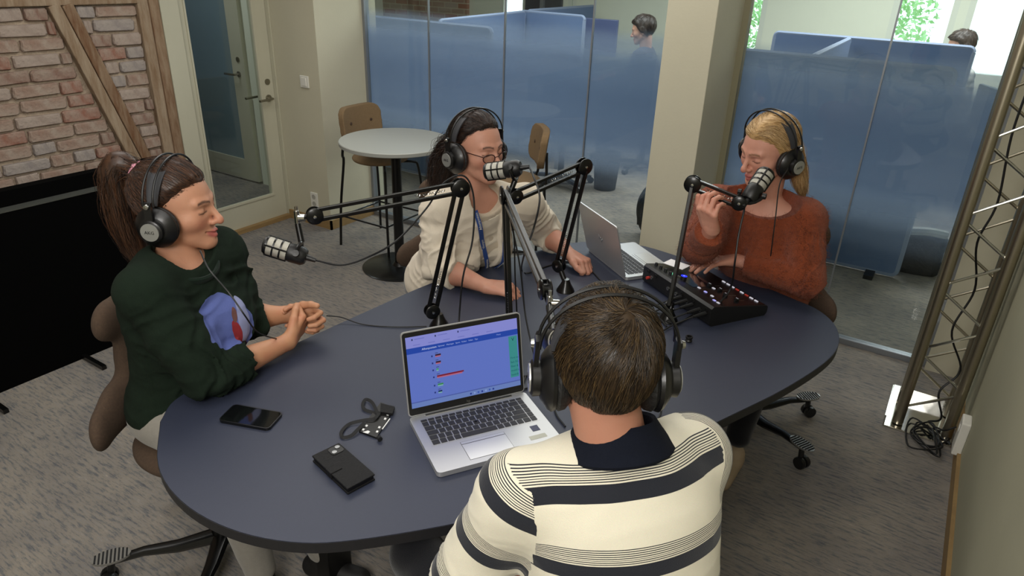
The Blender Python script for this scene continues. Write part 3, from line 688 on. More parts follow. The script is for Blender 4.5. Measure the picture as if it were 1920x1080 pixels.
# ================================================================== LAPTOPS
KEYM = mat('dark_keys', '#2b2b2e', .55)
def lid_T(w, a):  # local frame of the lid: x right, y up the lid, z towards the user
    return Matrix.Translation((0, .0, .016)) @ Matrix.Rotation(a, 4, 'X')
def laptop(name, fl, fr, hl, hr, z, ang, label, full):
    fl, fr, hl, hr = [Vector(v[:2]) for v in (fl, fr, hl, hr)]
    ax = ((fr-fl)+(hr-hl)).normalized(); W = ((fr-fl).length+(hr-hl).length)/2; ay = Vector((-ax.y, ax.x)); c = (hl+hr)/2
    Dp = abs(((hl+hr)/2-(fl+fr)/2).dot(ay))
    L = empty(name, (c.x, c.y, z), math.atan2(ax.y, ax.x), label, 'laptop')
    m = MB(); prism(m, rrect(W, Dp, .012, 4, 0, -Dp/2), .002, .016); m.build('base', M['lapalu'], L)
    m = MB()
    for sx in (-1, 1):
        for yy in (-.02, -Dp+.02): m.box((sx*(W/2-.04)-.02, yy-.004, 0), (sx*(W/2-.04)+.02, yy+.004, .0022))
    m.build('rubber_feet', M['rubber'], L)
    kw, kd = W*.865, Dp*.47; ky0 = -Dp*.095; k0 = -kw/2
    m = MB(); m.box((k0-.004, ky0-kd-.003, .0155), (k0+kw+.004, ky0+.003, .0163)); m.build('keyboard_well', M['lapalu'], L)
    rows = [[1]*14+[.93], [1]*13+[1.55, .95], [1.45]+[1]*12+[1.1, .95], [1.7]+[1]*11+[1.85-.0, .95], [1.25]+[1]*11+[2.3, .95], [1.15, 1, 1, 1, 5.3, 1, 1, 1, 1, 1.1, .95]]
    hgt = [.55, 1, 1, 1, 1, 1]; tot = sum(hgt); yy = ky0; stuffm = MB()
    for r, hh in zip(rows, hgt):
        u = kw/sum(r); hq = kd*hh/tot; x = k0
        for wq in r:
            if full:
                o = bpy.data.objects.new('key', MEMO.setdefault('key', None) or mk_key()); link(o, L); o.location = (x+u*wq/2, yy-hq/2, .0163); o.scale = (u*wq-.0035, hq-.0035, 1)
            else: stuffm.box((x+.0018, yy-hq+.0018, .016), (x+u*wq-.0018, yy-.0018, .0178))
            x += u*wq
        yy -= hq
    if not full: tag(stuffm.build('keys', KEYM, L), kind='stuff')
    m = MB(); tx = -.01 - W*.03; tw, td = W*.35, Dp*.30; m.box((tx-tw/2, -Dp*.625-td, .0158), (tx+tw/2, -Dp*.625, .0166)); m.build('touchpad', mat('touchpad_silver', '#cfd0d0', .3, .7), L)
    g = MB(); g.box((tx-tw/2-.001, -Dp*.625-td-.001, .0156), (tx+tw/2+.001, -Dp*.625+.001, .0162)); g.box((tx-tw/2, -Dp*.665-.0008, .016), (tx+tw/2, -Dp*.665+.0008, .0168)); g.build('touchpad_gap', M['blackp'], L)
    if full:
        MB().box((W*.33, -Dp*.74, .016), (W*.33+.022, -Dp*.74+.024, .0166)).build('processor_sticker', mat('navy_sticker', '#22284a', .3), L)
        MB().box((W*.27, -Dp*.87, .016), (W*.27+.048, -Dp*.87+.016, .0165)).build('asset_sticker', mat('worn_sticker', '#b7b8ab', .7), L)
        MB().lathe([(0, 0), (.004, 0), (.0035, .003), (0, .0032)], Matrix.Translation((-.012, ky0-kd*.53, .018)), 12).build('pointing_stick', M['blackp'], L)
        MB().bar((-W*.37, -.007, .0165), (W*.37, -.007, .0165), .006, .004).build('hinge_bar', M['silver'], L)
    T = Matrix.Translation((0, 0.0, .017)) @ Matrix.Rotation(ang, 4, 'X')
    H_ = Dp*.985
    m = MB(); prism(m, rrect(W, H_, .010, 4, 0, H_/2), -.006, -.001, T); ld = m.build('lid', M['lapalu'], L)
    m = MB(); prism(m, rrect(W-.006, H_-.006, .008, 4, 0, H_/2), -.001, .0004, T); m.build('bezel', M['blackp'], ld)
    if full: text('logo', 'hp', .011, T @ Matrix.Translation((0, .010, .0005)), M['silver'], ld)
    else: text('logo', 'hp', .035, T @ Matrix.Translation((0, H_*.5, -.0062)) @ Matrix.Rotation(PI, 4, 'Y'), M['chrome'], ld)
    sw, sh = W*.935, H_*.84; sx0, sy0 = -sw/2, H_*.095
    E_ = lambda c, s=.9: flat('screen_'+c.strip('#'), c, s)
    if full:
        def R(x0, y0, x1, y1, c, nme='screen_block', lev=1, s=.9):
            mm = MB(); mm.box((sx0+x0*sw, sy0+(1-y1)*sh, .0004+lev*.0001), (sx0+x1*sw, sy0+(1-y0)*sh, .0005+lev*.0001), T); return mm.build(nme, E_(c, s), ld)
        R(0, 0, 1, 1, '#6478c8', 'screen', 0)
        R(0, 0, 1, .155, '#8a8ed6'); R(0, .155, 1, .235, '#2b4aa8'); R(0, .93, 1, 1, '#6c83c0'); R(.0, .915, 1, .93, '#5262a8')
        R(.91, .25, .99, .86, '#3f8f8c')
        def tx_(x, y, s, size, c, al='LEFT'): text('screen_text', s, size, T @ Matrix.Translation((sx0+x*sw, sy0+(1-y)*sh, .0008)), E_(c), ld, .00005, al)
        tx_(.13, .195, 'Aftenposten', .0085, '#c9d4f5'); tx_(.27, .195, 'Nyheter   Meninger   Sport   Kultur   Video   Tips', .0058, '#a9b9ee')
        tx_(.80, .19, 'Meny', .006, '#8fa4e8')
        tx_(.95, .30, 'V', .014, '#153a40', 'CENTER')
        for i, s_ in enumerate(('First to', 'fast 5G', 'fiber &', 'mobil til', 'bedrift')): tx_(.918, .57+i*.063, s_, .0085, '#1f5a66')
        for i, (yy, wd, c) in enumerate(((.30, .05, '#3a2436'), (.40, .045, '#3a2436'), (.50, .02, '#4a9a72'), (.60, .24, '#7c2436'), (.72, .05, '#3f8a55'), (.82, .035, '#20345e'))):
            R(.24, yy, .24+wd, yy+.022, c); R(.24, yy+.022, .24+wd*.94, yy+.04, '#b46a86' if i in (0, 1, 3) else '#7fb0b4'); R(.24, yy-.022, .265, yy-.014, '#39406e', lev=2); R(.205, yy+.006, .218, yy+.03, '#2e3a7c', lev=2)
        for i in range(7): R(.52+i*.035, .955, .535+i*.035, .98, ['#2b3c8c', '#8aa2da', '#3d59b0'][i % 3], lev=2)
        for i in range(3): R(.05+i*.2, .03, .062+i*.2, .055, '#39406e', lev=2); R(.075+i*.2, .035, .16+i*.2, .045, '#6f74c0', lev=2)
        for i in range(6): R(.06+i*.13, .115, .12+i*.13, .125, '#7378c4', lev=2)
    else:
        m = MB(); m.box((sx0, sy0, .0005), (sx0+sw, sy0+sh, .0007), T); m.build('screen', flat('screen_blue', '#7f93d8', .8), ld)
    return L
def mk_key():
    m = MB().box((-.5, -.5, 0), (.5, .5, .0016)); o = m.build('key', KEYM); d = o.data; bpy.data.objects.remove(o); MEMO['key'] = d; return d
zt = .740
laptop('laptop', AZ(818, 890, .755), AZ(1052, 827, .755), AZ(765, 784, .755), AZ(985, 735, .755), zt, math.radians(77), 'open silver laptop with a blue web page on screen, in front of the man', True)
# second laptop : its screen faces away, towards the woman in rust
hl, hr = Vector((-.966, 2.413)), Vector((-1.240, 2.612))
axx = (hr-hl).normalized(); n_ = Vector((axx.y, -axx.x))
laptop('laptop', (*(hl+n_*.236), 0), (*(hr+n_*.236), 0), (*hl, 0), (*hr, 0), zt, math.radians(74), 'open silver laptop seen from behind between the two far women', False)
# ================================================================== PHONES, WALLET CASE, LANYARD
def quad_thing(name, px, z0, z1, m, label, cat):
    P = [Vector(AZ(x, y, z1)[:2]) for x, y in px]; c = sum(P, Vector((0, 0)))/4
    ax = ((P[1]-P[0])+(P[2]-P[3])); W = ax.length/2; ax.normalize(); Hh = ((P[2]-P[1]).length+(P[3]-P[0]).length)/2
    e = empty(name, (c.x, c.y, z0), math.atan2(ax.y, ax.x), label, cat); return e, W, Hh
e, W, Hh = quad_thing('smartphone', [(412, 787), (507, 805), (528, 772), (435, 757)], zt, zt+.009, None, 'black smartphone lying face up at the left end of the table', 'phone')
m = MB(); prism(m, rrect(W, Hh, .012, 5), 0, .0085); m.build('phone_body', mat('phone_black', '#0d0e10', .3), e)
m = MB(); prism(m, rrect(W-.006, Hh-.006, .010, 5), .0085, .0089); m.build('phone_screen', mat('phone_glass', '#0a0b0d', .06, spec=.9, coat=1), e)
e, W, Hh = quad_thing('phone_wallet', [(640, 922), (706, 889), (634, 829), (594, 850)], zt, zt+.02, None, 'black leather phone wallet case with twin camera lenses', 'phone')
W, Hh = W*.98, Hh*.98
M['leath'] = mat('black_leather', '#0e0e10', .6, spec=.3, bump=(160, .25))
m = MB(); m.box((-W/2, -Hh/2, 0), (W/2, Hh/2, .006), bev=.003); m.build('back_cover', M['leath'], e)
m = MB(); m.box((-W/2+.003, -Hh/2+.003, .006), (W/2-.003, Hh/2-.003, .016)); m.build('phone_body', mat('phone_dark', '#0c0c0e', .3), e)
m = MB(); m.box((-W/2, -Hh/2, .015), (W/2, Hh/2, .020), bev=.0024); m.build('front_cover', M['leath'], e)
cm = MB(); prism(cm, rrect(.034, .030, .008, 4, W/2-.022, Hh/2-.022), .020, .0215); cmo = cm.build('camera_plate', M['blackp'], e)
for dx, dy in ((-.008, -.006), (.008, .007)): MB().lathe([(0, 0), (.0065, 0), (.0065, .0022), (.005, .0026), (0, .0018)], Matrix.Translation((W/2-.022+dx, Hh/2-.022+dy, .0212)), 16).build('lens', mat('lens_grey', '#8d8f90', .25, .5), cmo, True)
MB().box((-W/2-.002, -.012, .004), (-W/2+.03, .012, .0225), bev=.002).build('clasp_strap', M['leath'], e)
# lanyard with badge on the table
c = AZ(700, 790, zt)
e = empty('lanyard_badge', (c[0], c[1], zt), 0, 'dark lanyard with badge and white card clips, lying left of the open laptop', 'lanyard')
LW = lambda x, y, z=.006: tuple(np.array(AZ(x, y, zt+z))-np.array([c[0], c[1], zt]))
M['strap'] = mat('black_strap', '#07080c', .75)
def ribbon(name, pts, w, th, m, par, n=8, up=(0, 0, 1), roll=None):
    P = [Vector(p) for p in spline(pts, n)]; vs = []; fs = []
    for i, p in enumerate(P):
        tg = (P[min(i+1, len(P)-1)]-P[max(i-1, 0)]).normalized(); u = Vector(up(i/(len(P)-1)) if callable(up) else up)
        s = tg.cross(u).normalized(); nn = s.cross(tg)
        for a, b in ((-1, -1), (1, -1), (1, 1), (-1, 1)): vs.append(p+s*a*w/2+nn*b*th/2)
    for i in range(len(P)-1):
        for j in range(4): fs.append((i*4+j, i*4+(j+1) % 4, (i+1)*4+(j+1) % 4, (i+1)*4+j))
    fs += [(0, 1, 2, 3), tuple(range(len(vs)-4, len(vs)))]
    return MB().add(vs, fs).build(name, m, par)
ribbon('strap', [LW(708, 775, .012), LW(698, 755, .01), LW(686, 749), LW(680, 758), LW(684, 768), LW(700, 774), LW(712, 782)], .009, .0014, M['strap'], e, up=(.3, -.4, .7))
ribbon('strap', [LW(712, 772, .012), LW(702, 785, .012), LW(682, 788, .01), LW(655, 795), LW(640, 810), LW(643, 820), LW(658, 817), LW(670, 806, .01), LW(684, 792, .014)], .009, .0014, M['strap'], e, up=(.3, -.4, .7))
def quadP(name, px, z0, z1, m):
    P = [Vector(AZ(x, y, zt+z1))-Vector((c[0], c[1], zt)) for x, y in px]; mb = MB()
    return mb.add([(p.x, p.y, z0) for p in P]+[(p.x, p.y, z1) for p in P], [(3, 2, 1, 0), (4, 5, 6, 7)]+[(i, (i+1) % 4, 4+(i+1) % 4, 4+i) for i in range(4)]).build(name, m, e)
quadP('badge_holder', [(673, 808), (706, 820), (740, 764), (714, 754)], .0, .006, M['blackp'])
quadP('badge_clip', [(713, 772), (736, 775), (740, 762), (714, 756)], .006, .014, M['leath'])
wm = mat('white_print', '#dedfdf', .4)
for a, b in ((681, 805), (687, 798), (711, 801), (722, 785), (727, 777), (707, 809)): quadP('white_mark', [(a-2.5, b+1), (a+1, b+2.2), (a+3, b-1), (a-.5, b-2.2)], .0062, .0068, wm)
quadP('white_edge', [(680, 810), (690, 813), (694, 809), (690, 807)], .0062, .0068, wm); quadP('white_edge', [(716, 804), (717.5, 805), (732, 785), (730.5, 784)], .0062, .0068, wm)
MB().tube([LW(710, 820, .008), LW(713, 824, .008)], .007, 8).build('strap_end', M['strap'], e)
# small black cap on the table
q = AZ(1291, 640, zt); e = empty('plug_cap', (q[0], q[1], zt), .3, 'small black plug cap alone on the right half of the table', 'cap')
MB().lathe([(0, 0), (.011, 0), (.012, .004), (.009, .009), (.0125, .014), (.012, .020), (.008, .020), (.008, .012), (0, .012)], n=18).build('cap_body', M['blackp'], e, True)
# ================================================================== PODCAST MIXER
a, b, c_, d = [Vector(AZ(*p, .79)[:2]) for p in ((1212, 500), (1332, 600), (1440, 558), (1305, 496))]
cc = (a+b+c_+d)/4; ax = ((b-a)+(c_-d)).normalized(); ay = Vector((-ax.y, ax.x)); W = ((b-a).length+(c_-d).length)/2; Dm = ((d-a).length+(c_-b).length)/2*.97
mx = empty('podcast_mixer', (cc.x, cc.y, zt), math.atan2(ax.y, ax.x), 'black podcast mixer with lit buttons and plugged-in cables at the far table end', 'mixer')
# local: x along rear edge, -y = rear (socket side) , +y = user side
zr, zf = .078, .040
def MT(x, y): return zr+(zf-zr)*((y+Dm/2)/Dm)
prof = [(-Dm/2, .006), (-Dm/2-.004, .02), (-Dm/2-.002, zr-.008), (-Dm/2+.008, zr), (Dm/2-.006, zf), (Dm/2, zf-.006), (Dm/2, .012), (Dm/2-.01, .0), (-Dm/2+.01, .0)]
m = MB(); n = len(prof); m.add([(-W/2, y, z) for y, z in prof]+[(W/2, y, z) for y, z in prof], [tuple(range(n-1, -1, -1)), tuple(range(n, 2*n))]+[(i, (i+1) % n, n+(i+1) % n, n+i) for i in range(n)])
m.build('mixer_body', M['blackp'], mx)
sl = math.atan2(zf-zr, Dm)
def TP(x, y, dz=0): return Matrix.Translation((x, y, MT(x, y)+dz)) @ Matrix.Rotation(sl, 4, 'X')
m = MB(); m.box((-W/2+.006, -Dm/2+.014, -.001), (W/2-.006, Dm/2-.010, .0008), TP(0, 0)); m.build('top_panel', mat('panel_dark', '#101114', .25), mx)
def on(nm, x, y, w_, h_, z0, z1, mt, bev=0): o = MB().box((x-w_/2, -h_/2, z0), (x+w_/2, h_/2, z1), Matrix.Translation((0, y, MT(0, y))) @ Matrix.Rotation(sl, 4, 'X'), bev).build(nm, mt, mx); return o
lw = flat('lamp_white', '#d9d6df', .8); lb = flat('lamp_blue', '#2430ff', 2.2); lr = flat('lamp_red', '#c9483b', .5); lg = flat('lamp_green', '#7fe0b0', .9); lp = flat('lamp_violet', '#b9b6ff', .9)
on('display', -W*.07, -Dm*.10, W*.30, Dm*.42, .0008, .002, mat('display_glass', '#0b0c18', .08, coat=1))
on('green_button', -W*.22, -Dm*.30, .030, .012, .0008, .004, lg)
MB().lathe([(0, 0), (.012, 0), (.013, .004), (.011, .013), (0, .014)], TP(-W*.10, -Dm*.26, .001), 20).build('jog_knob', M['blackp'], mx, True)
MB().lathe([(.010, .0138), (.012, .0138), (.012, .0148), (.010, .0148)], TP(-W*.10, -Dm*.26, .001), 20).build('jog_ring', lb, mx, True)
MB().lathe([(0, .0140), (.005, .0140), (.004, .0152), (0, .0152)], TP(-W*.10, -Dm*.26, .001), 12).build('jog_lamp', lp, mx, True)
for i in range(8): on('channel_button', -W*.02+i*W*.062, Dm*.40, .016, .006, .0008, .004, lr if i in (3, 5) else lw)
for i, (x, y) in enumerate(((.10, -.22), (.19, -.22), (.28, -.22), (.37, -.30), (.42, -.30), (.12, .02))): on('function_button', W*x, Dm*y, .012, .008, .0008, .0035, lp if i in (1, 3) else lw, )
for i in range(4):
    x = W*(.06+i*.11); on('fader_slot', x, Dm*.12, .002, .05, .0008, .0012, M['silver']); on('fader_cap', x, Dm*(.02+.05*(i % 2)), .012, .016, .001, .011, M['blackp'], .002); on('fader_line', x, Dm*(.02+.05*(i % 2)), .012, .0016, .011, .0114, lw)
for i in range(4): MB().lathe([(0, 0), (.007, 0), (.006, .012), (0, .013)], TP(-W*.44+i*W*.075, -Dm*.36, .001), 14).build('knob', M['blackp'], mx, True)
for i, x in enumerate((-.42, -.36, -.30, -.10, -.04, .02, .10, .18, .26, .36, .44)):
    MB().lathe([(0, 0), (.0075, 0), (.0075, .003), (.004, .003), (.004, -.001), (0, -.001)], axisT((W*x, -Dm/2-.003, .042 if i % 2 else .058), (0, -1, 0)), 14).build('socket', M['silver'] if i % 2 else M['blackp'], mx, True)
MB().lathe([(0, 0), (.006, 0), (.006, .012), (0, .012)], axisT((-W*.40, -Dm/2-.003, .035), (0, -1, 0)), 12).build('red_plug', mat('red_plug', '#b5342c', .5), mx, True)
# paper under the hand
q = AZ(1268, 500, .81)
e = empty('note_paper', (q[0], q[1], .8195), -.2, 'small white note paper on the mixer beneath the fingers', 'paper')
MB().box((-.045, -.03, 0), (.045, .03, .0015)).build('sheet', mat('paper_white', '#e8e6e6', .8), e)
cz = zt+.006
def XM(x, y, z): return tuple(mx.matrix_basis @ Vector((x, y, z)))
for i, (x, tgt, wch) in enumerate(((.10, (1262, 600), 'the fifth'), (.18, (1255, 590), 'the fourth'), (.26, (1250, 612), 'the third'), (.36, (1262, 606), 'the second'), (.44, (1240, 622), 'the first'))):
    p0 = XM(W*x, -Dm/2-.004, .045); p1 = XM(W*x, -Dm/2-.06, .040); q = AZ(*tgt, cz)
    b = MB(); b.tube([p0, p1], [.0075, .005], 10); b.tube(spline([p1, tuple((np.array(p1)+np.array(XM(W*x-.02, -Dm/2-.13, .012)))/2), XM(W*x-.02, -Dm/2-.13, .010), tuple(q)], 6), .0033, 6)
    tag(b.build('jack_cable', M['rubber'], None, True), 'black jack cable in the mixer back, '+wch+' from its nearest corner', 'cable', 'cables at the mixer sockets')
# ================================================================== MICROPHONE ARMS
def mic(base, p, d, yoke_from, label, cap_end):
    """p: centre of the body, d: direction of the speaking end"""
    e = empty('podcast_microphone', tuple(p), 0, label, 'microphone'); d = Vector(d).normalized(); T = axisT((0, 0, 0), d)
    MB().lathe([(0, -.055), (.022, -.055), (.029, -.045), (.030, -.01), (.028, .0), (0, .0)], T, 24).build('mic_body', M['blackp'], e, True)
    for i in range(3):
        z0 = .002+i*.022; MB().lathe([(0, z0), (.0285, z0), (.0285, z0+.017), (0, z0+.017)], T, 24).build('silver_grille', M['grille'], e, True)
        MB().lathe([(0, z0+.017), (.0305, z0+.017), (.0305, z0+.022), (0, z0+.022)], T, 24).build('black_ring', M['black'], e, True)
    MB().lathe([(0, .066), (.0285, .066), (.026, .074), (.015, .078), (0, .078)], T, 24).build('mic_head', M['blackp'], e, True)
    m = MB()
    for k in range(4):
        a = k*PI/2+.4; m.bar(T @ Vector((.030*math.cos(a), .030*math.sin(a), 0)), T @ Vector((.030*math.cos(a), .030*math.sin(a), .068)), .005, .004)
    m.build('grille_cage', M['black'], e)
    y = Vector(yoke_from)-Vector(p); s = d.cross(y).normalized() if d.cross(y).length > .01 else Vector((1, 0, 0)); yn = y.normalized()
    m = MB(); r = .040; arc = [(s*math.cos(a)+yn*math.sin(a))*r - d*.028 for a in np.linspace(0, PI, 9)]
    m.tube(arc, .006, 8); m.tube([yn*r-d*.028, y], [.010, .009], 10)
    m.build('yoke', M['black'], e, True)
    for q in (-1, 1): MB().lathe([(0, 0), (.011, 0), (.010, .012), (0, .013)], axisT(s*q*.036-d*.028, s*q), 14).build('yoke_knob', M['blackp'], e, True)
    MB().tube([-d*.05, -d*.085], [.010, .007], 10).build('cable_plug', M['blackp'], e, True)
    return tuple(Vector(p)-d*.085)
M['grille'] = mat('silver_mesh', '#bcb9ae', .45, .5, bump=(900, .4))
def onray(x, y, p, L):
    d = ray(x, y); v = CO-np.array(p); A = d@d; B = 2*d@v; Cc = v@v-L*L; disc = B*B-4*A*Cc
    if disc < 0: return CO+d*(-B/2/A), None
    return CO+d*((-B-disc**.5)/2/A), CO+d*((-B+disc**.5)/2/A)
def boom(B, J0, E, J1, label, adapter=None):
    B, J0, E, J1 = [Vector(v) for v in (B, J0, E, J1)]
    e = empty('boom_arm', B, 0, label, 'microphone arm', 'black spring boom arms of the microphones'); o = -B
    MB().lathe([(0, 0), (.036, 0), (.034, .006), (.020, .030), (.012, .05), (0, .05)], None, 24).build('base_cone', M['black'], e, True)
    MB().tube([(0, 0, .03), J0+o], .011, 10).build('swivel_pin', M['black'], e, True)
    for nm, a, b_ in (('lower_arm', J0, E), ('upper_arm', E, J1)):
        d = (b_-a).normalized(); up = Vector((0, 0, 1)); side = d.cross(up).normalized(); nrm = side.cross(d)
        m = MB()
        off = .016 if nm == 'upper_arm' else .014
        for s in (-1, 1): m.bar(a+o+nrm*s*off+d*.012, b_+o+nrm*s*off-d*.012, .013, .0115, up=nrm, bev=.002)
        m.build(nm, M['black'], e)
        sp = MB(); L = (b_-a).length; K = 60
        sp.tube([a+o+d*(.05+.10*i/K)+side*.0035*math.cos(i*1.3)+nrm*.0035*math.sin(i*1.3) for i in range(K)], .0011, 4); sp.build('spring', M['silver'], e, True)
    for nm, p, q in (('joint', J0, E), ('joint', E, J1), ('joint', J1, E)):
        dd = (q-p).normalized(); sd = dd.cross(Vector((0, 0, 1))).normalized()
        r = .030 if p is E else .026
        m = MB()
        for s in (-1, 1): m.lathe([(0, 0), (r, 0), (r, .004), (r-.004, .007), (0, .007)], axisT(p+o+sd*s*.008, sd*s), 26)
        m.lathe([(0, -.008), (r*.6, -.008), (r*.6, .008), (0, .008)], axisT(p+o, sd), 20)
        j = m.build(nm, M['black'], e, True)
        b2 = MB()
        for s in (-1, 1): b2.lathe([(0, 0), (.0048, 0), (.0048, .003), (0, .004)], axisT(p+o+sd*s*.015, sd*s), 10)
        b2.build('bolt', M['chrome'], j, True)
    if adapter is not None:
        A = Vector(adapter)
        MB().tube([J1+o, (J1*.35+A*.65)+o, A+o], [.008, .008, .007], 10).build('adapter_arm', M['black'], e, True)
        MB().tube([A+o+Vector((0, 0, -.018)), A+o+Vector((0, 0, .022))], .0085, 12).tube([A+o+Vector((0, 0, .022)), A+o+Vector((0, 0, .036))], .005, 10).build('chrome_adapter', M['chrome'], e, True)
        MB().lathe([(0, -.010), (.012, -.010), (.012, .010), (0, .010)], axisT(A+o+Vector((.012, .008, 0)), (.8, .5, 0)), 14).build('chrome_thumbscrew', M['chrome'], e, True)
    return e
# 1: arm of the left woman
B1 = AZ(824, 612, zt); J = AD(810, 583, 2.38); E1 = onray(863, 352, J, .44)[0]; J1 = onray(590, 404, E1, .44)[0]; A1 = AD(557, 408, float(np.dot(J1-CO, FW))+.0)
boom(B1, J, E1, J1, 'black boom arm reaching left to the woman in green', A1)
P1 = AD(541, 472, float(np.dot(J1-CO, FW))); Y1 = tuple(A1-np.array([0, 0, .02]))
D1 = (AD(500, 459, float(np.dot(P1-CO, FW))-.01)-P1); C1 = mic(None, P1, D1, Y1, 'silver-ringed microphone hanging in front of the woman in green', None)
# 2: arm of the cream cardigan woman
B2 = AZ(1060, 545, zt); J = np.array(AD(1048, 498, float(np.dot(B2-CO, FW)))); E2 = onray(1095, 312, J, .42)[0]; J2 = AD(966, 368, float(np.dot(E2-CO, FW))-.10)
boom(B2, J, E2, J2, 'black boom arm rising at the far side to the woman in cream')
dd = float(np.dot(J2-CO, FW)); P2 = AD(948, 318, dd); C2 = mic(None, P2, AD(915, 322, dd+.02)-P2, AD(955, 365, dd), 'microphone at the mouth of the woman with glasses', None)
# 3: arm of the man
B3 = AZ(958, 655, zt); J = np.array(AD(956, 628, float(np.dot(B3-CO, FW)))); E3 = onray(947, 366, J, .46)[0]; J3 = AD(1022, 543, 1.72)
A3 = AD(1030, 570, 1.70)
boom(B3, J, E3, J3, 'black boom arm standing in the table centre and reaching to the man', A3)
P3 = AD(1050, 640, 1.52); C3 = mic(None, P3, AD(1100, 640, 1.36)-P3, AD(1030, 575, 1.69), 'microphone in front of the man, mostly hidden by his head', None)
# 4: arm of the rust sweater woman
B4 = AZ(1252, 600, zt); J = np.array(AD(1254, 578, float(np.dot(B4-CO, FW)))); E4 = onray(1299, 345, J, .44)[0]; J4 = AD(1386, 380, float(np.dot(E4-CO, FW))-.03)
boom(B4, J, E4, J4, 'black boom arm by the mixer reaching right to the woman in rust', None)
dd = float(np.dot(J4-CO, FW)); P4 = AD(1418, 352, dd); C4 = mic(None, P4, AD(1436, 326, dd+.01)-P4, AD(1398, 378, dd), 'microphone tilted up at the chin of the woman in rust', None)
# cables
M['cab'] = mat('black_cable', '#0b0b0c', .5)
def cb(pts, label, r=.0030, par=None, grp='black cables on and around the table'):
    return cable('cable', pts, r, M['cab'], par, 8, label, 'cable', grp)
d1 = float(np.dot(P1-CO, FW)); dE = float(np.dot(E1-CO, FW))
cb([C1, AD(640, 497, d1+.02), AD(690, 482, d1+.02), AD(745, 450, d1), AD(800, 390, dE), AD(832, 343, dE), AD(870, 330, dE), AD(888, 370, dE+.03), AD(886, 450, dE+.08), AD(868, 520, dE+.12), AZ(860, 608, zt+.004), AZ(858, 640, zt+.004)], 'microphone cable looping from the left microphone over its arm down to the table', .0032)
cb([C2, AD(1000, 330, dd-.2), AD(1012, 372, dd-.22), AD(1000, 430, dd-.18), AD(985, 470, dd-.15), AZ(978, 505, zt+.02), AZ(990, 512, zt+.005), AZ(1030, 498, zt+.004), AZ(1070, 490, zt+.004), AZ(1100, 500, zt+.004), AZ(1130, 530, zt+.004)], 'microphone cable hanging from the microphone of the woman with glasses', .0032)
d3 = float(np.dot(E3-CO, FW))
cb([AD(942, 372, d3+.03), AD(962, 430, d3+.05), AD(966, 520, d3+.1), AZ(972, 640, zt+.004), AZ(978, 700, zt+.004), AZ(1000, 702, zt+.004)], 'cable falling straight down beside the middle boom pole', .0028)
cb([AD(955, 400, d3+.05), AD(975, 500, d3+.1), AD(985, 590, d3+.15), AZ(1000, 660, zt+.02), AZ(1008, 690, zt+.004), AZ(1000, 720, zt+.004), AZ(980, 728, zt+.004), AZ(985, 706, zt+.006)], 'cable coiling on the table behind the open laptop', .0028)
d4 = float(np.dot(P4-CO, FW))
cb([C4, AD(1395, 395, d4), AD(1385, 440, d4+.02), AD(1378, 490, d4+.03), AZ(1370, 540, .85), AZ(1345, 570, .80), AZ(1310, 585, zt+.01), AZ(1265, 610, zt+.006)], 'cable hanging from the microphone of the woman in rust across the mixer', .0034)
cb([AZ(612, 592, zt+.03), AZ(640, 595, zt+.02), AZ(680, 608, zt+.004), AZ(740, 613, zt+.004), AZ(800, 612, zt+.004)], 'thin headphone cable running across the table from the clasped hands', .0022)
cb([AZ(1060, 800, zt+.004), AZ(1042, 775, zt+.004), AZ(1040, 745, zt+.004), AZ(1055, 730, zt+.02)], 'cable loop on the table left of the neck of the man', .0026)
cb([AZ(1228, 730, .80), AZ(1240, 770, zt+.01), AZ(1225, 790, zt+.004), AZ(1200, 780, zt+.004)], 'cable on the table right of the neck of the man', .0026)
cb([AZ(1403, 752, .70), (-.40, 1.90, .55), (-.42, 2.1, .40), (-.5, 2.25, .42), (-.6, 2.2, .6)], 'thin cable hanging under the right edge of the table', .0022)
cb([AZ(775, 1003, .70), AZ(790, 1015, .60), AZ(830, 1022, .58), (-.75, 1.12, .66)], 'cable loop hanging below the front edge of the table', .0026)
# ================================================================== LIGHTING TRUSS
t = empty('lighting_truss', (.218, 3.34, 0), 0, 'upright silver lattice truss in the right corner with a bright base plate', 'truss')
hx, hyy, ht = .098, .10, 2.6
for sx in (-1, 1):
    for sy in (-1, 1): MB().tube([(sx*hx, sy*hyy, .015), (sx*hx, sy*hyy, ht)], .0235, 16).build('chord', M['alu'], t, True)
k = 0; step = .245
for face in range(4):
    z = .10 + (.12 if face % 2 else 0); s = 1 if face < 2 else -1
    ends = {0: ((-hx, -hyy), (hx, -hyy)), 1: ((hx, -hyy), (hx, hyy)), 2: ((hx, hyy), (-hx, hyy)), 3: ((-hx, hyy), (-hx, -hyy))}[face]
    a, b = ends
    while z < ht-.15:
        MB().tube([(a[0], a[1], z), (b[0], b[1], z+step*.55)], .0065, 8).build('brace', M['chrome'] if face == 0 else M['alu'], t, True)
        z += step*.55 + .02; a, b = b, a
MB().box((-.15, -.155, 0), (.125, .165, .010), bev=.003).build('base_plate', M['chrome'], t)
MB().box((-.155, -.15, .0), (-.148, .16, .06)).box((-.15, .160, .0), (.125, .168, .06)).build('base_flange', M['chrome'], t)
cx, cy = .24, 3.34
cable('power_cable', [(cx-.02, cy-.05, 2.5), (cx+.03, cy-.11, 2.1), (cx-.04, cy-.12, 1.75), (cx-.06, cy-.10, 1.4), (cx-.03, cy-.09, 1.1), (cx-.05, cy-.08, .92), (cx+.0, cy-.02, .7), (cx-.03, cy-.04, .5), (cx+.05, cy-.02, .32), (cx+.0, cy-.05, .2), (cx+.04, cy-.06, .08), (cx+.0, cy-.02, .02)], .0045, M['cab'], None, 8, 'black cable winding down inside the silver truss', 'cable')
rr = random.Random(5); pts = [(cx+.0, cy-.02, .02)]
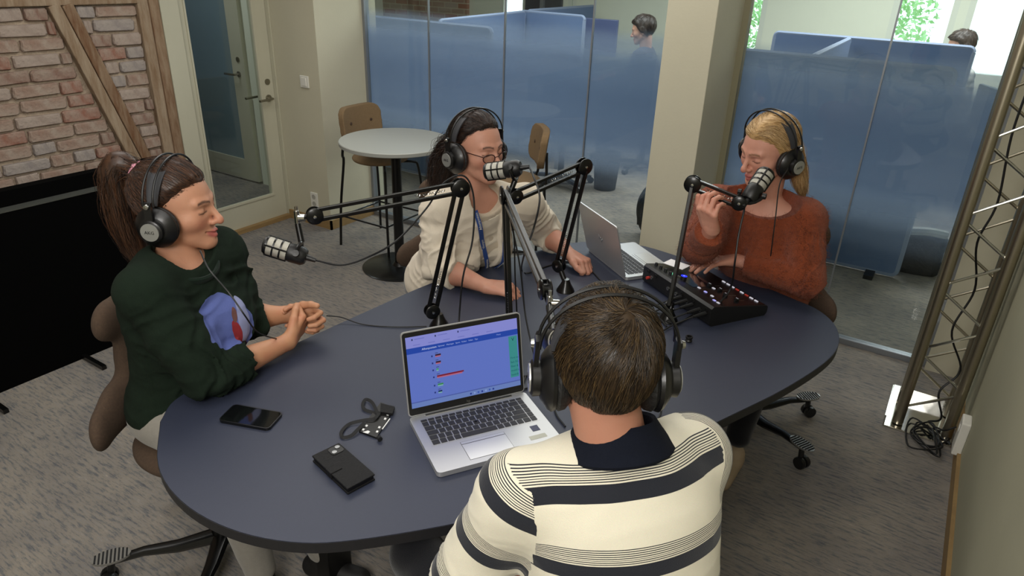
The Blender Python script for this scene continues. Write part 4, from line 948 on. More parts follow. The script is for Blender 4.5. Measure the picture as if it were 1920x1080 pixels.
for i in range(16):
    a = i*2.0+rr.uniform(-.3, .3); r = rr.uniform(.05, .13); pts.append((cx-.0+r*math.cos(a)*.9, cy-.17+r*math.sin(a)*1.25, .008+.006*(i % 4)+.012))
pp = bpy.data.objects['power_socket'].location
pts += [(cx+.02, cy-.12, .05), (.29, pp.y+.01, .13), (XR-.045, pp.y, pp.z+.03)]
cable('power_cable', pts, .004, M['cab'], None, 7, 'tangled black cable heap at the truss foot plugged into the wall', 'cable')
# ================================================================== PEOPLE
def nrm(v): v = np.array(v, float); return v/np.linalg.norm(v)
def frame(yaw, pitch=0, roll=0):
    """columns: x = the person's right, y = forward, z = up ; yaw = heading in degrees, pitch > 0 looks down"""
    a, p, r = math.radians(yaw), math.radians(pitch), math.radians(roll)
    f = np.array([math.cos(a)*math.cos(p), math.sin(a)*math.cos(p), -math.sin(p)])
    x = np.array([math.sin(a), -math.cos(a), 0]); z = np.cross(x, f)
    x2 = x*math.cos(r)+z*math.sin(r); z2 = z*math.cos(r)-x*math.sin(r)
    return np.stack([x2, f, z2], 1)
def skin_mat(name, rough=.55):
    m = mat(name, '#c08a70', rough, vcol='Col', sss=.12, noise=(45, '#a8664f', .10), bump=(220, .06)); return m
M['skin'] = skin_mat('skin')
def head_sdf(o):
    jw = o.get('jaw', .046); sm = o.get('smile', 0)
    base = Un(.022, El((0, -.014, .034), (.076, .096, .086)), El((0, .024, -.005), (.063, .069, .088)), El((0, .038, -.060), (jw, .050, .050)),
              Kc((0, .078, -.096), (0, .074, -.092), .017), Kc((-.048, .0, -.055), (-.012, .07, -.095), .020, .014), Kc((.048, .0, -.055), (.012, .07, -.095), .020, .014),
              Kc((.040, .056, -.026), (.044, .048, -.028), .022), Kc((-.040, .056, -.026), (-.044, .048, -.028), .022))
    brow = Un(.01, Kc((-.040, .072, .022), (-.012, .085, .020), .009), Kc((.040, .072, .022), (.012, .085, .020), .009))
    sock = [El((s*.031, .100, .001), (.018, .017, .012)) for s in (-1, 1)]
    lids = [El((s*.031, .073, .000), (.0150, .0135, .0125)) for s in (-1, 1)]
    nose = Un(.007, Kc((0, .086, .012), (0, .110, -.026), .0065, .0085), Kc((0, .110, -.031), (0, .112, -.033), .0100), Kc((-.012, .098, -.036), (-.010, .100, -.036), .0070), Kc((.012, .098, -.036), (.010, .100, -.036), .0070))
    cor = -.0665+.005*sm
    w = .021+.004*sm
    lips = Un(.004, Kc((-w, .076, cor), (-.006, .0945, -.0630), .0038, .0058), Kc((w, .076, cor), (.006, .0945, -.0630), .0038, .0058), Kc((-w, .076, cor), (0, .0925, -.0750), .0035, .0070), Kc((w, .076, cor), (0, .0925, -.0750), .0035, .0070))
    slit = Un(.001, Kc((-w, .083, cor), (0, .103, -.0685), .0010+.0022*sm), Kc((w, .083, cor), (0, .103, -.0685), .0010+.0022*sm))
    nost = [Kc((s*.0065, .108, -.0440), (s*.0065, .104, -.040), .0030) for s in (-1, 1)]
    ears = [El((s*.076, -.012, -.012), (.010, .020, .032)) for s in (-1, 1)]
    hx = o.get('hx', 1)
    def f(P):
        if hx != 1: P = P/np.array([hx, 1, 1])
        d = smin(base(P), brow(P), .014)
        for s in sock: d = -smin(-d, s(P), .012)
        for s in lids: d = smin(d, s(P), .004)
        d = smin(d, nose(P), .009); d = smin(d, lips(P), .006)
        d = -smin(-d, slit(P), .002)
        for s in nost: d = -smin(-d, s(P), .002)
        for s in ears: d = smin(d, s(P), .004)
        return d
    return f
def head_col(V, tone, lip, brow, closed):
    n = len(V); c = np.tile(np.array(lin(tone)[:3]), (n, 1)); x, y, z = np.abs(V[:, 0]), V[:, 1], V[:, 2]
    def blend(mask, col): return c+(np.array(lin(col)[:3])-c)*np.clip(mask, 0, 1)[:, None]
    sst = lambda a, b, v: np.clip((v-a)/(b-a), 0, 1)
    c = blend(.45*np.exp(-(((x-.040)/.018)**2+((z+.035)/.018)**2))*(y > .02), '#b0604c')
    c = blend(.35*np.exp(-((x/.014)**2+((z+.033)/.012)**2))*(y > .09), '#b3604c')
    zl = -.069+(.0025)*np.clip(x/.02, 0, 1)
    c = blend(np.clip(1.3-(((x)/.024)**2+((z-zl)/.0125)**2)**2, 0, 1)*(y > .078), lip)
    bz = .0215+.004*np.sin(np.clip((x-.012)/.035, 0, 1)*PI)
    c = blend(.85*sst(.0045, .0022, np.abs(z-bz))*(x > .010)*(x < .047)*(y > .045), brow)
    ez = -.003-.003*np.cos((x-.031)/.014*1.4)
    c = blend(.85*sst(.0022, .0010, np.abs(z-ez))*(np.abs(x-.031) < .0145)*(y > .05), '#2a1a14')
    return c
def hz_line(P, o):
    """height of the hair line at each local point"""
    return np.interp(P[:, 1]+.22*np.abs(P[:, 0])-.004, o['hy'], o['hv'])+.012*(vnoise(P*55)-.5) + o.get('side', 0)*np.clip(1-np.abs(P[:, 0])/.05, 0, 1)
def hair_cap(head, o):
    th = o.get('th', .012)
    def f(P):
        m = np.clip((P[:, 2]-hz_line(P, o))/o.get('fade', .022), 0, 1); m = m*m*(3-2*m)
        s = np.array(o.get('stretch', (60, 60, 14)))
        return head(P) + .006 - m*(.006+th+o.get('lump', .003)*(vnoise(P*s+5)-.3))
    return f
def grow(f, starts, dirf, K, step, lift):
    S = [starts]; p = starts; n = len(p); jit = RNG.normal(size=(n, 3))*.22
    for k in range(K-1):
        d = dirf(p)+jit; d /= np.linalg.norm(d, axis=1)[:, None]+1e-9
        q = p+d*step; G = grad(f, q, .002); q = q-G*(f(q)-lift*(.3+k/K))[:, None]; p = q; S.append(p)
    return np.stack(S, 1)
def tuft(path, rad, n, K, wob=.006, flat_=(1, 1, 1)):
    P = np.array(spline(path, 8)); L = np.r_[0, np.cumsum(np.linalg.norm(np.diff(P, axis=0), axis=1))]; L /= L[-1]
    t = np.linspace(0, 1, K); C0 = np.stack([np.interp(t, L, P[:, a]) for a in range(3)], 1)
    r = np.interp(t, np.linspace(0, 1, len(rad)), rad)
    o = RNG.normal(size=(n, 3)); o /= np.linalg.norm(o, axis=1)[:, None]; o *= (RNG.random(n)**.35)[:, None]*np.array(flat_)
    ph = RNG.random((n, 3))*6.28; amp = wob*RNG.random((n, 1, 1))
    S = C0[None]+o[:, None]*r[None, :, None]+amp*np.sin(ph[:, None]+t[None, :, None]*9)
    end = RNG.uniform(.8, 1, n)
    idx = np.clip((t[None]*end[:, None])*(K-1), 0, K-1); i0 = np.floor(idx).astype(int); i1 = np.minimum(i0+1, K-1); fr = (idx-i0)[..., None]
    return S[np.arange(n)[:, None], i0]*(1-fr)+S[np.arange(n)[:, None], i1]*fr
def hair_cols(n, cols):
    a = np.array([lin(c)[:3] for c in cols]); i = RNG.integers(0, len(a), n); return a[i]*RNG.uniform(.7, 1.25, (n, 1))
M['hair'] = mat('hair', '#33241a', .42, vcol='Col', spec=.45)
def hair_obj(name, par, capf, lo, hi, h, T, cols, strands, r=(.0006, .0003), core=None):
    """one mesh: the hair volume plus many strands (coordinates already in world)"""
    V, Q = surf(capf, lo, hi, h); n = len(V)
    q = vnoise(V@T[0]*np.array([150, 150, 22])) if T is not None else vnoise(V*90)
    a = np.array([lin(c)[:3] for c in cols]); col = a[0]+(a[1]-a[0])*q[:, None]
    Vs, Qs, Cs = [V], [Q], [col]; off = n
    for S in strands:
        v, qd, c = tubes_np(S, r[0], r[1], hair_cols(len(S), cols)); Vs.append(v); Qs.append(qd+off); Cs.append(c); off += len(v)
    return mesh_np(name, np.concatenate(Vs), np.concatenate(Qs), M['hair'], par, np.concatenate(Cs))
def hand(W, f, n, side, curls, thumb, s=1.0, spread=.10, k=.004):
    W = np.array(W, float); f = nrm(f); n = np.array(n, float); n = nrm(n-f*(n@f)); t = np.cross(f, n)*(1 if side == 'R' else -1)
    pr = [Kc(W+t*.010*s, W+f*.03*s+t*.014*s, .016*s), Kc(W-t*.010*s, W+f*.03*s-t*.014*s, .0155*s)]
    mcp = [(.026, .088), (.006, .091), (-.013, .085), (-.030, .075)]
    ln = [(.040, .025, .019), (.044, .029, .020), (.041, .027, .020), (.032, .020, .018)]
    for (a, b) in mcp: pr.append(Kc(W+f*.022*s+t*a*.55*s, W+f*b*s+t*a*s, .014*s, .0108*s))
    palm = Un(.012, *pr); fs = []; tips = []
    for i, ((a, b), L3) in enumerate(zip(mcp, ln)):
        p = W+f*b*s+t*a*s; ang = 0; sp = spread*(1.5-i)*.7
        c = curls[i] if hasattr(curls[0], '__len__') else curls
        fi = nrm(f+t*sp); segs = []; r = (.0098 if i < 3 else .0086)*s
        for L_, cc in zip(L3, c):
            ang += math.radians(cc); q = p+(fi*math.cos(ang)+n*math.sin(ang))*L_*s
            segs.append(Kc(p, q, r, r*.90)); p = q; r *= .90
        fs.append(Un(.002, *segs)); tips.append((p, fi*math.cos(ang)+n*math.sin(ang), -fi*math.sin(ang)*-1))
    tb = W+f*.022*s+t*.020*s; d0 = nrm(f*thumb[0]+t*thumb[1]+n*thumb[2]); d1 = nrm(d0+n*thumb[3]+f*.25-t*thumb[4]); d2 = nrm(d1+n*thumb[3]*.6+f*.1-t*thumb[4])
    p1 = tb+d0*.042*s; p2 = p1+d1*.032*s; p3 = p2+d2*.024*s
    th = Un(.005, Kc(tb, p1, .0165*s, .0125*s), Kc(p1, p2, .0118*s, .0105*s), Kc(p2, p3, .0105*s, .0088*s))
    def g(P):
        d = palm(P); e = fs[0](P)
        for q in fs[1:]: e = smin(e, q(P), .0012)
        d = smin(d, e, .005); return smin(d, th(P), .006)
    return g
def person(name, label, o):
    """o: joints in world metres; returns the root"""
    NB, PV, s = np.array(o['NB'], float), np.array(o['PV'], float), o.get('s', 1.07)
    root = empty('person', (PV[0], PV[1], 0), 0, label, 'person'); base = np.array([PV[0], PV[1], 0])
    def W2(f): return lambda P: f(P+base)         # objects hang below the root, so build in root coordinates
    U = nrm(NB-PV); fy = math.radians(o['yaw']); F = np.array([math.cos(fy), math.sin(fy), 0]); F = nrm(F-U*(F@U)); Xr = np.cross(F, U)
    Rt = np.stack([Xr, F, U], 1); T = np.linalg.norm(NB-PV)
    Sp = lambda t, x=0, y=0: PV+U*T*t+Xr*x*s+F*y*s
    SL, SR, EL, ER, WL, WR = [np.array(o[k], float) for k in ('SL', 'SR', 'EL', 'ER', 'WL', 'WR')]
    hc, hR = np.array(o['hc'], float), frame(*o['hrot']); hs = o.get('hs', s)
    bw, bd = o.get('bw', 1), o.get('bd', 1)
    def torso(g=0):
        L = [El(Sp(.06), np.array([.172*bw, .125*bd, .135])*s+g, Rt), El(Sp(.32, 0, .012), np.array([.142*bw, .108*bd, .17])*s+g, Rt),
             El(Sp(.62), np.array([.150*bw, .108*bd, .19])*s+g, Rt), El(Sp(.80), np.array([.150*bw, .092*bd, .12])*s+g, Rt)]
        if o.get('bust'):
            b = o['bust']; L += [El(Sp(.60, .068, .078+b*.5), np.array([.068, .055+b, .070])*s+g, Rt), El(Sp(.60, -.068, .078+b*.5), np.array([.068, .055+b, .070])*s+g, Rt)]
        for S_, q in ((SR, 1), (SL, -1)): L.append(Kc(Sp(.94, q*.045), S_, .052*s+g, .053*s+g))
        return Un(.05, *L)
    # ---- skin body: head + neck, forearms + hands, covered trunk
    hf = head_sdf(o); hw = Tf(hf, hc, hR, hs)
    nb = hc+hR@np.array([0, -.020, -.060])*hs
    skinneck = Un(.03, Kc(Sp(.90, 0, -.01), nb, o.get('nr', .056)*s, o.get('nr', .056)*.98*s), El(Sp(.90, 0, .0), np.array([.12, .075, .055])*s, Rt), Kc(Sp(.97, .03), SR, .034*s, .03*s), Kc(Sp(.97, -.03), SL, .034*s, .03*s))
    skinhead = lambda P: smin(hw(P), skinneck(P), .016)
    Vs, Qs, Cs = [], [], []; off = 0
    def addpart(f, lo, hi, h, colf):
        nonlocal off
        V, Q = surf(f, lo, hi, h); Vs.append(V-base); Qs.append(Q+off); off += len(V); Cs.append(colf(V))
    tone = o['tone']
    clo = np.minimum(hc-.15*s, Sp(.9)-np.array([.16, .16, .06])); chi = np.maximum(hc+.15*s, Sp(.9)+np.array([.16, .16, .05]))
    addpart(skinhead, clo, chi, o.get('hh', .0032), lambda V: head_col(((V-hc)@hR)/hs, tone, o['lip'], o['brow'], o.get('closed', 0)))
    hands = []
    for S_, E_, W_, key in ((SR, ER, WR, 'HR'), (SL, EL, WL, 'HL')):
        hf_ = o[key]; g = hand(W_, s=s*.97, **hf_) if isinstance(hf_, dict) else None
        arm = Un(.015, Kc(E_, E_+(W_-E_)*.35, .038*s, .041*s), Kc(E_+(W_-E_)*.35, W_, .041*s, .0235*s))
        am = (lambda arm, g: (lambda P: smin(arm(P), g(P), .018)))(arm, g) if g else arm
        tipc = W_+nrm(hf_['f'])*.10*s if g else W_
        pts = np.array([E_, W_, tipc]); lo, hi = pts.min(0)-.085, pts.max(0)+.085
        def hcol(V, W_=W_):
            c = np.tile(np.array(lin(o.get('tone2', tone))[:3]), (len(V), 1)); r = np.clip((vnoise(V*40)-.4)*1.2, 0, .5)[:, None]; return c+(np.array(lin('#b0604a')[:3])-c)*r*.5
        addpart(am, lo, hi, .0034 if not o.get('far') else .008, hcol)
    if o.get('trunk', True):
        addpart(torso(-.022), PV-.26, NB+.1+np.array([.1, .1, 0]), .016, lambda V: np.tile(np.array(lin(tone)[:3]), (len(V), 1)))
    body = mesh_np('body', np.concatenate(Vs), np.concatenate(Qs), M['skin'], root, np.concatenate(Cs))
    # eyes
    if o.get('eyes'):
        for q in (-1, 1):
            c = hc+hR@np.array([q*.031, .0745, -.0005])*s-base; e = MB().lathe([(0, .0118*s), (.004*s, .0112*s), (.009*s, .0075*s), (.0118*s, 0), (.009*s, -.0075*s), (0, -.0118*s)], axisT(c, hR[:, 1]), 18).build('eye', M['eyew'], body, True)
            MB().lathe([(0, .0128*s), (.0052*s, .0117*s), (.0052*s, .009*s), (0, .009*s)], axisT(c, hR[:, 1]), 16).build('iris', M['iris'], body, True)
    # ---- shirt
    sh = o['shirt']; sl = sh.get('sleeve', .75); th = sh.get('th', .010); fa = sh.get('fold', .006)
    tor = torso(th)
    arms = []
    for S_, E_, W_ in ((SR, ER, WR), (SL, EL, WL)):
        ra = sh.get('arm', .055)*s
        if sl > 0:
            cut = E_+(W_-E_)*sl; d = nrm(W_-E_)
            fo = Kc(E_, E_+(W_-E_)*1.02, ra*.90, ra*sh.get('cuff', .62)); arms.append((Kc(S_, E_, ra*1.12, ra*.94), (lambda fo, cut, d: (lambda P: np.maximum(fo(P), (P-cut)@d)))(fo, cut, d), E_, d))
        else:
            cut = S_+(E_-S_)*(1+sl); d = nrm(E_-S_); up = Kc(S_, E_, ra*1.2, ra*1.12)
            arms.append(((lambda up, cut, d: (lambda P: np.maximum(up(P), (P-cut)@d)))(up, cut, d), None, E_, d))
    def folds(P):
        q = P@Rt; v = fa*.8*(vnoise(q*np.array([7, 9, 13])+3)-.5)
        v += fa*.45*(1-np.abs(2*vnoise(q*np.array([9, 9, 30])+vnoise(P*8)[:, None]*2)-1)**.7)*(.5+.5*np.clip((q[:, 2]-(PV@Rt)[2])/.3, 0, 1) if False else .6)
        for (_, _, E_, d) in arms:
            r = np.linalg.norm(P-E_, axis=1); wgt = np.exp(-(r/.17)**2); a = (P-E_)@d
            v += sh.get('elbow', .010)*wgt*(1-np.abs(2*vnoise(np.stack([a*34+3*vnoise(P*14), P[:, 2]*7, P[:, 0]*7], 1))-1)-.5)
        for (S_, E_) in ((SR, ER), (SL, EL)):
            m_ = S_*.45+E_*.55; r = np.linalg.norm(P-m_, axis=1); d_ = nrm(E_-S_); a = (P-m_)@d_
            v += sh.get('elbow', .010)*.55*np.exp(-(r/.14)**2)*(1-np.abs(2*vnoise(np.stack([a*26+2.5*vnoise(P*9+7), P[:, 2]*5, P[:, 0]*9], 1)+11)-1)-.5)
        return v
    holes = [El(np.array(h_[0]) if len(h_[0]) == 3 else 0, h_[1], Rt) for h_ in [(NB+Xr*a[0]+F*a[1]+U*a[2], a[3]) for a in sh['neck']]]
    def shirt(P):
        d = tor(P)
        for (a, b, _, _) in arms:
            d = smin(d, a(P), .030)
            if b is not None: d = smin(d, b(P), .012)
        d = d-folds(P)
        for g in holes: d = -smin(-d, g(P), .004)
        for g in sh.get('extra', []): d = g(P, d)
        return d
    pts = np.array([SL, SR, EL, ER, PV-[0, 0, .12], NB] + ([WL, WR] if sl > 0 else [])); lo, hi = pts.min(0)-.14, pts.max(0)+.12
    lo[2] = max(lo[2], PV[2]-.14); V, Q = surf(shirt, lo, hi, sh.get('h', .0060))
    att = {}
    ql = (V-PV)@Rt; att['sv'] = ql[:, 2].copy(); att['sx'] = ql[:, 0]; att['sy'] = ql[:, 1]; att['arm'] = np.zeros(len(V)); att['sva'] = np.ones(len(V))
    for S_, E_, q in ((SR, ER, 1), (SL, EL, -1)):
        d = nrm(E_-S_); a = (V-S_)@d; L = np.linalg.norm(E_-S_); rad = np.linalg.norm((V-S_)-a[:, None]*d, axis=1)
        on = (ql[:, 0]*q > (((S_-PV)@Rt)[0]*q-.012+.10*np.clip(a, 0, 1))) & (rad < .10*s) & (a > -.06); nr_ = rad < .14*s; att['sva'][nr_] = -a[nr_]+1.0; att['sva'][on] = -a[on]+1.0; att['arm'][on] = 1
    shp = mesh_np(sh['name'], V-base, Q, sh['mat'], root, attrs=att)
    if 'cut' in sh: pass
    # ---- trousers and shoes
    tr = o['legs']; hp = [Sp(.02, q*.09, .0) for q in (1, -1)]; L = [El(Sp(.0), np.array([.180*bw, .135*bd, .12])*s, Rt)]
    for hpt, k_, a_ in zip(hp, tr['knee'], tr['ankle']):
        L += [Kc(hpt, np.array(k_), .090*s, .066*s), Kc(np.array(k_), np.array(a_)+[0, 0, .04], .062*s, .046*s)]
    lf = Un(.03, *L); P_ = np.array(list(tr['knee'])+list(tr['ankle'])+[PV]); lo, hi = P_.min(0)-.15, P_.max(0)+.15; hi[2] = PV[2]+.14; lo[2] = max(lo[2], .05)
    sdf_obj('trousers', W2(lambda P: lf(P)-.006*(vnoise(P*14)-.5)), lo-base, hi-base, .011, tr['mat'], root)
    for a_, q in zip(tr['ankle'], (1, -1)):
        a_ = np.array(a_, float); ff = nrm(F*[1, 1, 0]+.15*q*Xr*[1, 1, 0]); c = np.array([a_[0], a_[1], 0])
        sf = Un(.02, Kc(c+ff*-.04+[0, 0, .04], c+ff*.13+[0, 0, .032], .038, .036), Kc(c+[0, 0, .07], c+[0, 0, .09], .042))
        sdf_obj('shoe', W2(lambda P, sf=sf: np.maximum(sf(P), -P[:, 2]+.004)), c-base-.2, c-base+.2, .008, tr['shoe'], root)
    return root, body, dict(base=base, hR=hR, hc=hc, s=hs, hf=hf, hw=hw, Rt=Rt, Sp=Sp, U=U, F=F, X=Xr, NB=NB, shirt=shirt, tor=tor, PV=PV)
M['eyew'] = mat('eye_white', '#cfc8c0', .25); M['iris'] = mat('dark_iris', '#2a1b12', .15)
def headphones(info, label, tilt=0, logo='AKG', zc=-.028, yc=-.008, dx=.0):
    s, hc, hR = info['s'], info['hc'], info['hR']
    e = empty('headphones', tuple(hc), 0, label, 'headphones', 'black studio headphones with silver cup discs')
    G = Matrix([[*(hR[i]*s), 0] for i in range(3)]+[[0, 0, 0, 1]]) @ Matrix.Translation((0, yc, zc)) @ Matrix.Rotation(math.radians(tilt), 4, 'X')
    for q in (-1, 1):
        T = G @ axisT((q*(.072+dx), 0, 0), (q, 0, 0), (0, 0, 1))
        MB().lathe([(.018, 0), (.040, -.002), (.050, .006), (.053, .016), (.047, .024), (0, .024)], T, 32).build('ear_pad', M['pad'], e, True)
        m = MB(); m.lathe([(0, .022), (.052, .022), (.054, .028), (.050, .034), (.036, .044), (.031, .046), (0, .046)], T, 32); cup = m.build('ear_cup', M['cup'], e, True)
        m = MB(); m.lathe([(0, .044), (.029, .044), (.030, .058), (.026, .061), (0, .061)], T, 28); m.build('cup_hub', M['cup'], e, True)
        m = MB(); m.lathe([(0, .0605), (.0235, .0605), (.0230, .0635), (0, .0640)], T, 28); dsc = m.build('silver_disc', M['disc'], e, True)
        tt = T @ Matrix.Translation((0, 0, .0642)) @ Matrix.Rotation(PI, 4, 'Z') @ Matrix.Rotation(0, 4, 'Y')
        text('logo', logo, .012, T @ Matrix.Translation((0, 0, .0642)), M['cup'], dsc)
        # hanger and slider
        m = MB(); m.bar(G @ Vector((q*(.126+dx), 0, .022)), G @ Vector((q*(.124+dx), 0, .075)), .020, .008, up=G.to_3x3() @ Vector((1, 0, 0)))
        m.build('slider', M['cup'], e)
        MB().lathe([(0, 0), (.007, 0), (.006, .005), (0, .006)], G @ axisT((q*(.130+dx), 0, .066), (q, 0, 0)), 14).build('slider_badge', M['silver'], e, True)
    arc = lambda y, rx, rz, z0: [G @ Vector((rx*math.cos(a), y+.0*math.sin(a), z0+rz*math.sin(a))) for a in np.linspace(0, PI, 25)]
    for y in (-.013, .013): MB().tube(arc(y, .122+dx, .098, .064), .0028*s, 7).build('wire_band', M['cup'], e, True)
    vs = []; A = np.linspace(.16, PI-.16, 25)
    for a in A:
        w = .010+.012*math.sin(a)
        for dr, yy in ((0, -w), (0, w), (.004, w), (.004, -w)): vs.append(G @ Vector(((.100+dx+dr)*math.cos(a), yy, .042+(.107+dr)*math.sin(a)*1.0)))
    fs = [(i*4+j, i*4+(j+1) % 4, i*4+4+(j+1) % 4, i*4+4+j) for i in range(24) for j in range(4)]
    MB().add(vs, fs+[(0, 1, 2, 3), (99, 98, 97, 96)]).build('headband_strap', M['bandl'], e, True)
    return e, G
M['pad'] = mat('black_ear_pad', '#141414', .6, bump=(120, .3)); M['cup'] = mat('black_cup', '#0e0e0f', .38, coat=.1); M['disc'] = mat('silver_disc', '#a6a7a4', .35, .6)
M['bandl'] = mat('dark_grey_band', '#35363a', .6)
def samp(f, n, lo, hi, cond, off=0.0):
    out = []; c = 0
    while c < n:
        P = lo+(hi-lo)*RNG.random((n*3, 3)); d = f(P)
        for _ in range(3): P = P-grad(f, P, .002)*(f(P)-off)[:, None]
        P = P[(np.abs(f(P)-off) < .002)]; P = P[cond(P)]; out.append(P); c += len(P)
        if len(out) > 12: break
    return np.concatenate(out)[:n]
def local_hair(info, o, cols, n, K, step, dirf, lift=.004, extra=(), r=(.0007, .0003), name='hair', root=None, cores=(), h=.0042, cond=None):
    """o: hair-line description; dirf in head-local coordinates; extra: strands in world; cores: world sdfs"""
    s, hc, hR, base = info['s'], info['hc'], info['hR'], info['base']
    cap = hair_cap(info['hf'], o); hl = lambda P: (P[:, 2] > hz_line(P, o)+.006)
    st = samp(cap, n, np.array([-.1, -.13, -.12]), np.array([.1, .13, .15]), (lambda P: hl(P) & cond(P)) if cond else hl)
    S = grow(cap, st, dirf, K, step, lift); S = (S.reshape(-1, 3)*s)@hR.T+hc; S = S.reshape(len(st), K, 3)
    capw = Tf(cap, hc, hR, s); f = Un(.008, capw, *cores) if cores else capw
    pts = [hc-.15*s, hc+.15*s]+[e.reshape(-1, 3).min(0) for e in extra]+[e.reshape(-1, 3).max(0) for e in extra]; pts = np.array(pts)
    return hair_obj(name, root, lambda P: f(P+base), pts.min(0)-base-.01, pts.max(0)-base+.01, h, (hR,), cols, [S-base]+[e-base for e in extra], r)
def strand_chain(path, rad, k=.7):
    P = spline(path, 3); rr_ = np.interp(np.linspace(0, 1, len(P)), np.linspace(0, 1, len(rad)), rad)*k
    return Un(.01, *[Kc(P[i], P[i+1], rr_[i], rr_[i+1]) for i in range(len(P)-1)])
HLF = dict(hy=[-.12, -.07, -.035, -.005, .02, .045, .07, .09, .11], hv=[-.085, -.075, -.050, -.015, .020, .048, .066, .080, .09])
# ------------------------------------------------------------------ 1. woman in green (left)
def fabric(name, col, n2, amt=.35, bump_=(500, .25), sheen=.2, rough=.92): return mat(name, col, rough, noise=(60, n2, amt), bump=bump_, sheen=sheen, spec=.15)
def green_mat():
    m = fabric('dark_green_jersey', '#19241b', '#141d16', .5, sheen=0, rough=1.0); nt = m.node_tree; N = nt.nodes; L = nt.links; b = N['Principled BSDF']
    old = b.inputs['Base Color'].links[0].from_socket
    ax = N.new('ShaderNodeAttribute'); ax.attribute_name = 'sx'; az = N.new('ShaderNodeAttribute'); az.attribute_name = 'sv'; ay = N.new('ShaderNodeAttribute'); ay.attribute_name = 'sy'
    cb_ = N.new('ShaderNodeCombineXYZ'); L.new(ax.outputs['Fac'], cb_.inputs[0]); L.new(az.outputs['Fac'], cb_.inputs[1])
    def ell(cx, cy, rx, ry, rot=0):
        mp = N.new('ShaderNodeMapping'); mp.vector_type = 'TEXTURE'; mp.inputs['Location'].default_value = (cx, cy, 0); mp.inputs['Rotation'].default_value = (0, 0, rot); mp.inputs['Scale'].default_value = (rx, ry, 1)
        nz = N.new('ShaderNodeTexNoise'); nz.inputs['Scale'].default_value = 25; L.new(cb_.outputs[0], nz.inputs[0])
        L.new(cb_.outputs[0], mp.inputs[0]); ln = N.new('ShaderNodeVectorMath'); ln.operation = 'LENGTH'; L.new(mp.outputs[0], ln.inputs[0])
        ad = N.new('ShaderNodeMath'); ad.operation = 'MULTIPLY_ADD'; ad.inputs[1].default_value = .16; L.new(nz.outputs['Fac'], ad.inputs[0]); L.new(ln.outputs['Value'], ad.inputs[2])
        r = N.new('ShaderNodeMath'); r.operation = 'LESS_THAN'; r.inputs[1].default_value = 1.08; L.new(ad.outputs[0], r.inputs[0]); return r.outputs[0]
    front = N.new('ShaderNodeMath'); front.operation = 'GREATER_THAN'; front.inputs[1].default_value = .06; L.new(ay.outputs['Fac'], front.inputs[0]); f2_ = N.new('ShaderNodeMath'); f2_.operation = 'LESS_THAN'; f2_.inputs[1].default_value = .215; L.new(ay.outputs['Fac'], f2_.inputs[0]); f3_ = N.new('ShaderNodeMath'); f3_.operation = 'MULTIPLY'; L.new(front.outputs[0], f3_.inputs[0]); L.new(f2_.outputs[0], f3_.inputs[1]); front = f3_
    src = old
    cx, cz = 0.0, .300
    for (dx, dz, rx, rz, rot, c) in ((0, 0, .100, .118, 0, '#5a66a0'), (.022, -.070, .060, .030, .6, '#7d88b4'), (-.062, .010, .022, .085, .1, '#8d93b8'), (-.045, -.080, .036, .040, 0, '#43303f'), (-.034, -.004, .014, .042, -.15, '#8c3035'), (-.016, -.062, .013, .040, .35, '#7f2f36'), (-.038, .052, .008, .022, .2, '#6a4a45'), (.034, -.030, .014, .010, .5, '#b9c0d6'), (.0, -.040, .022, .006, .3, '#5b4a55')):
        e = ell(cx+dx, cz+dz, rx, rz, rot); mu = N.new('ShaderNodeMath'); mu.operation = 'MULTIPLY'; L.new(e, mu.inputs[0]); L.new(front.outputs[0], mu.inputs[1])
        mx_ = N.new('ShaderNodeMix'); mx_.data_type = 'RGBA'; L.new(mu.outputs[0], mx_.inputs[0]); L.new(src, mx_.inputs[6]); mx_.inputs[7].default_value = lin(c); src = mx_.outputs[2]
    L.new(src, b.inputs['Base Color']); return m
M['green'] = green_mat()
M['lighttr'] = fabric('light_grey_cotton', '#8f8b83', '#7d7972'); M['darktr'] = fabric('black_cotton', '#15161b', '#101116'); M['jeans'] = fabric('grey_denim', '#6f7073', '#5f6063')
M['shoe_d'] = mat('dark_shoe', '#1c1b1b', .6); M['shoe_l'] = mat('beige_shoe', '#a8957c', .7); M['shoe_w'] = mat('white_shoe', '#b9b6ae', .6)
hcL = AD(331, 385, 1.97)
relax = (25, 35, 20)
r1, b1, I1 = person('p1', 'woman in dark green sweatshirt with high ponytail sitting at the left table edge, hands clasped', dict(
    NB=(-1.785, 1.035, 1.095), PV=(-1.835, 1.02, .60), yaw=8, hc=hcL, hrot=(31, 2, 0), s=1.07, tone='#b8866a', tone2='#b58463', lip='#a35750', brow='#2c1d16', smile=1, eyes=0, bust=.012, bw=1.0, bd=.95, nr=.052,
    SR=(-1.715, .890, 1.060), SL=(-1.825, 1.195, 1.050), ER=(-1.60, .95, .805), WR=(-1.594, 1.232, .790), EL=(-1.76, 1.19, .84), WL=(-1.690, 1.318, .822),
    HR=dict(f=(-.22, .90, .30), n=(-.85, .0, .30), side='R', curls=(48, 66, 40), thumb=(.8, .35, .3, .1, .2), spread=.3),
    HL=dict(f=(.80, .46, -.02), n=(.30, -.80, -.10), side='L', curls=(42, 78, 45), thumb=(.7, .5, .1, .2, .2), spread=.3),
    shirt=dict(name='sweatshirt', mat=M['green'], sleeve=.42, arm=.060, cuff=.76, th=.014, fold=.012, elbow=.026, neck=[(0, .030, .035, np.array([.085, .080, .055]))]),
    legs=dict(mat=M['lighttr'], shoe=M['shoe_d'], knee=[(-1.52, .90, .56), (-1.50, 1.10, .56)], ankle=[(-1.50, .95, .09), (-1.40, 1.12, .09)])))
def hl(info, *p): return [info['hc']+info['hR']@np.array(q)*info['s'] for q in p]
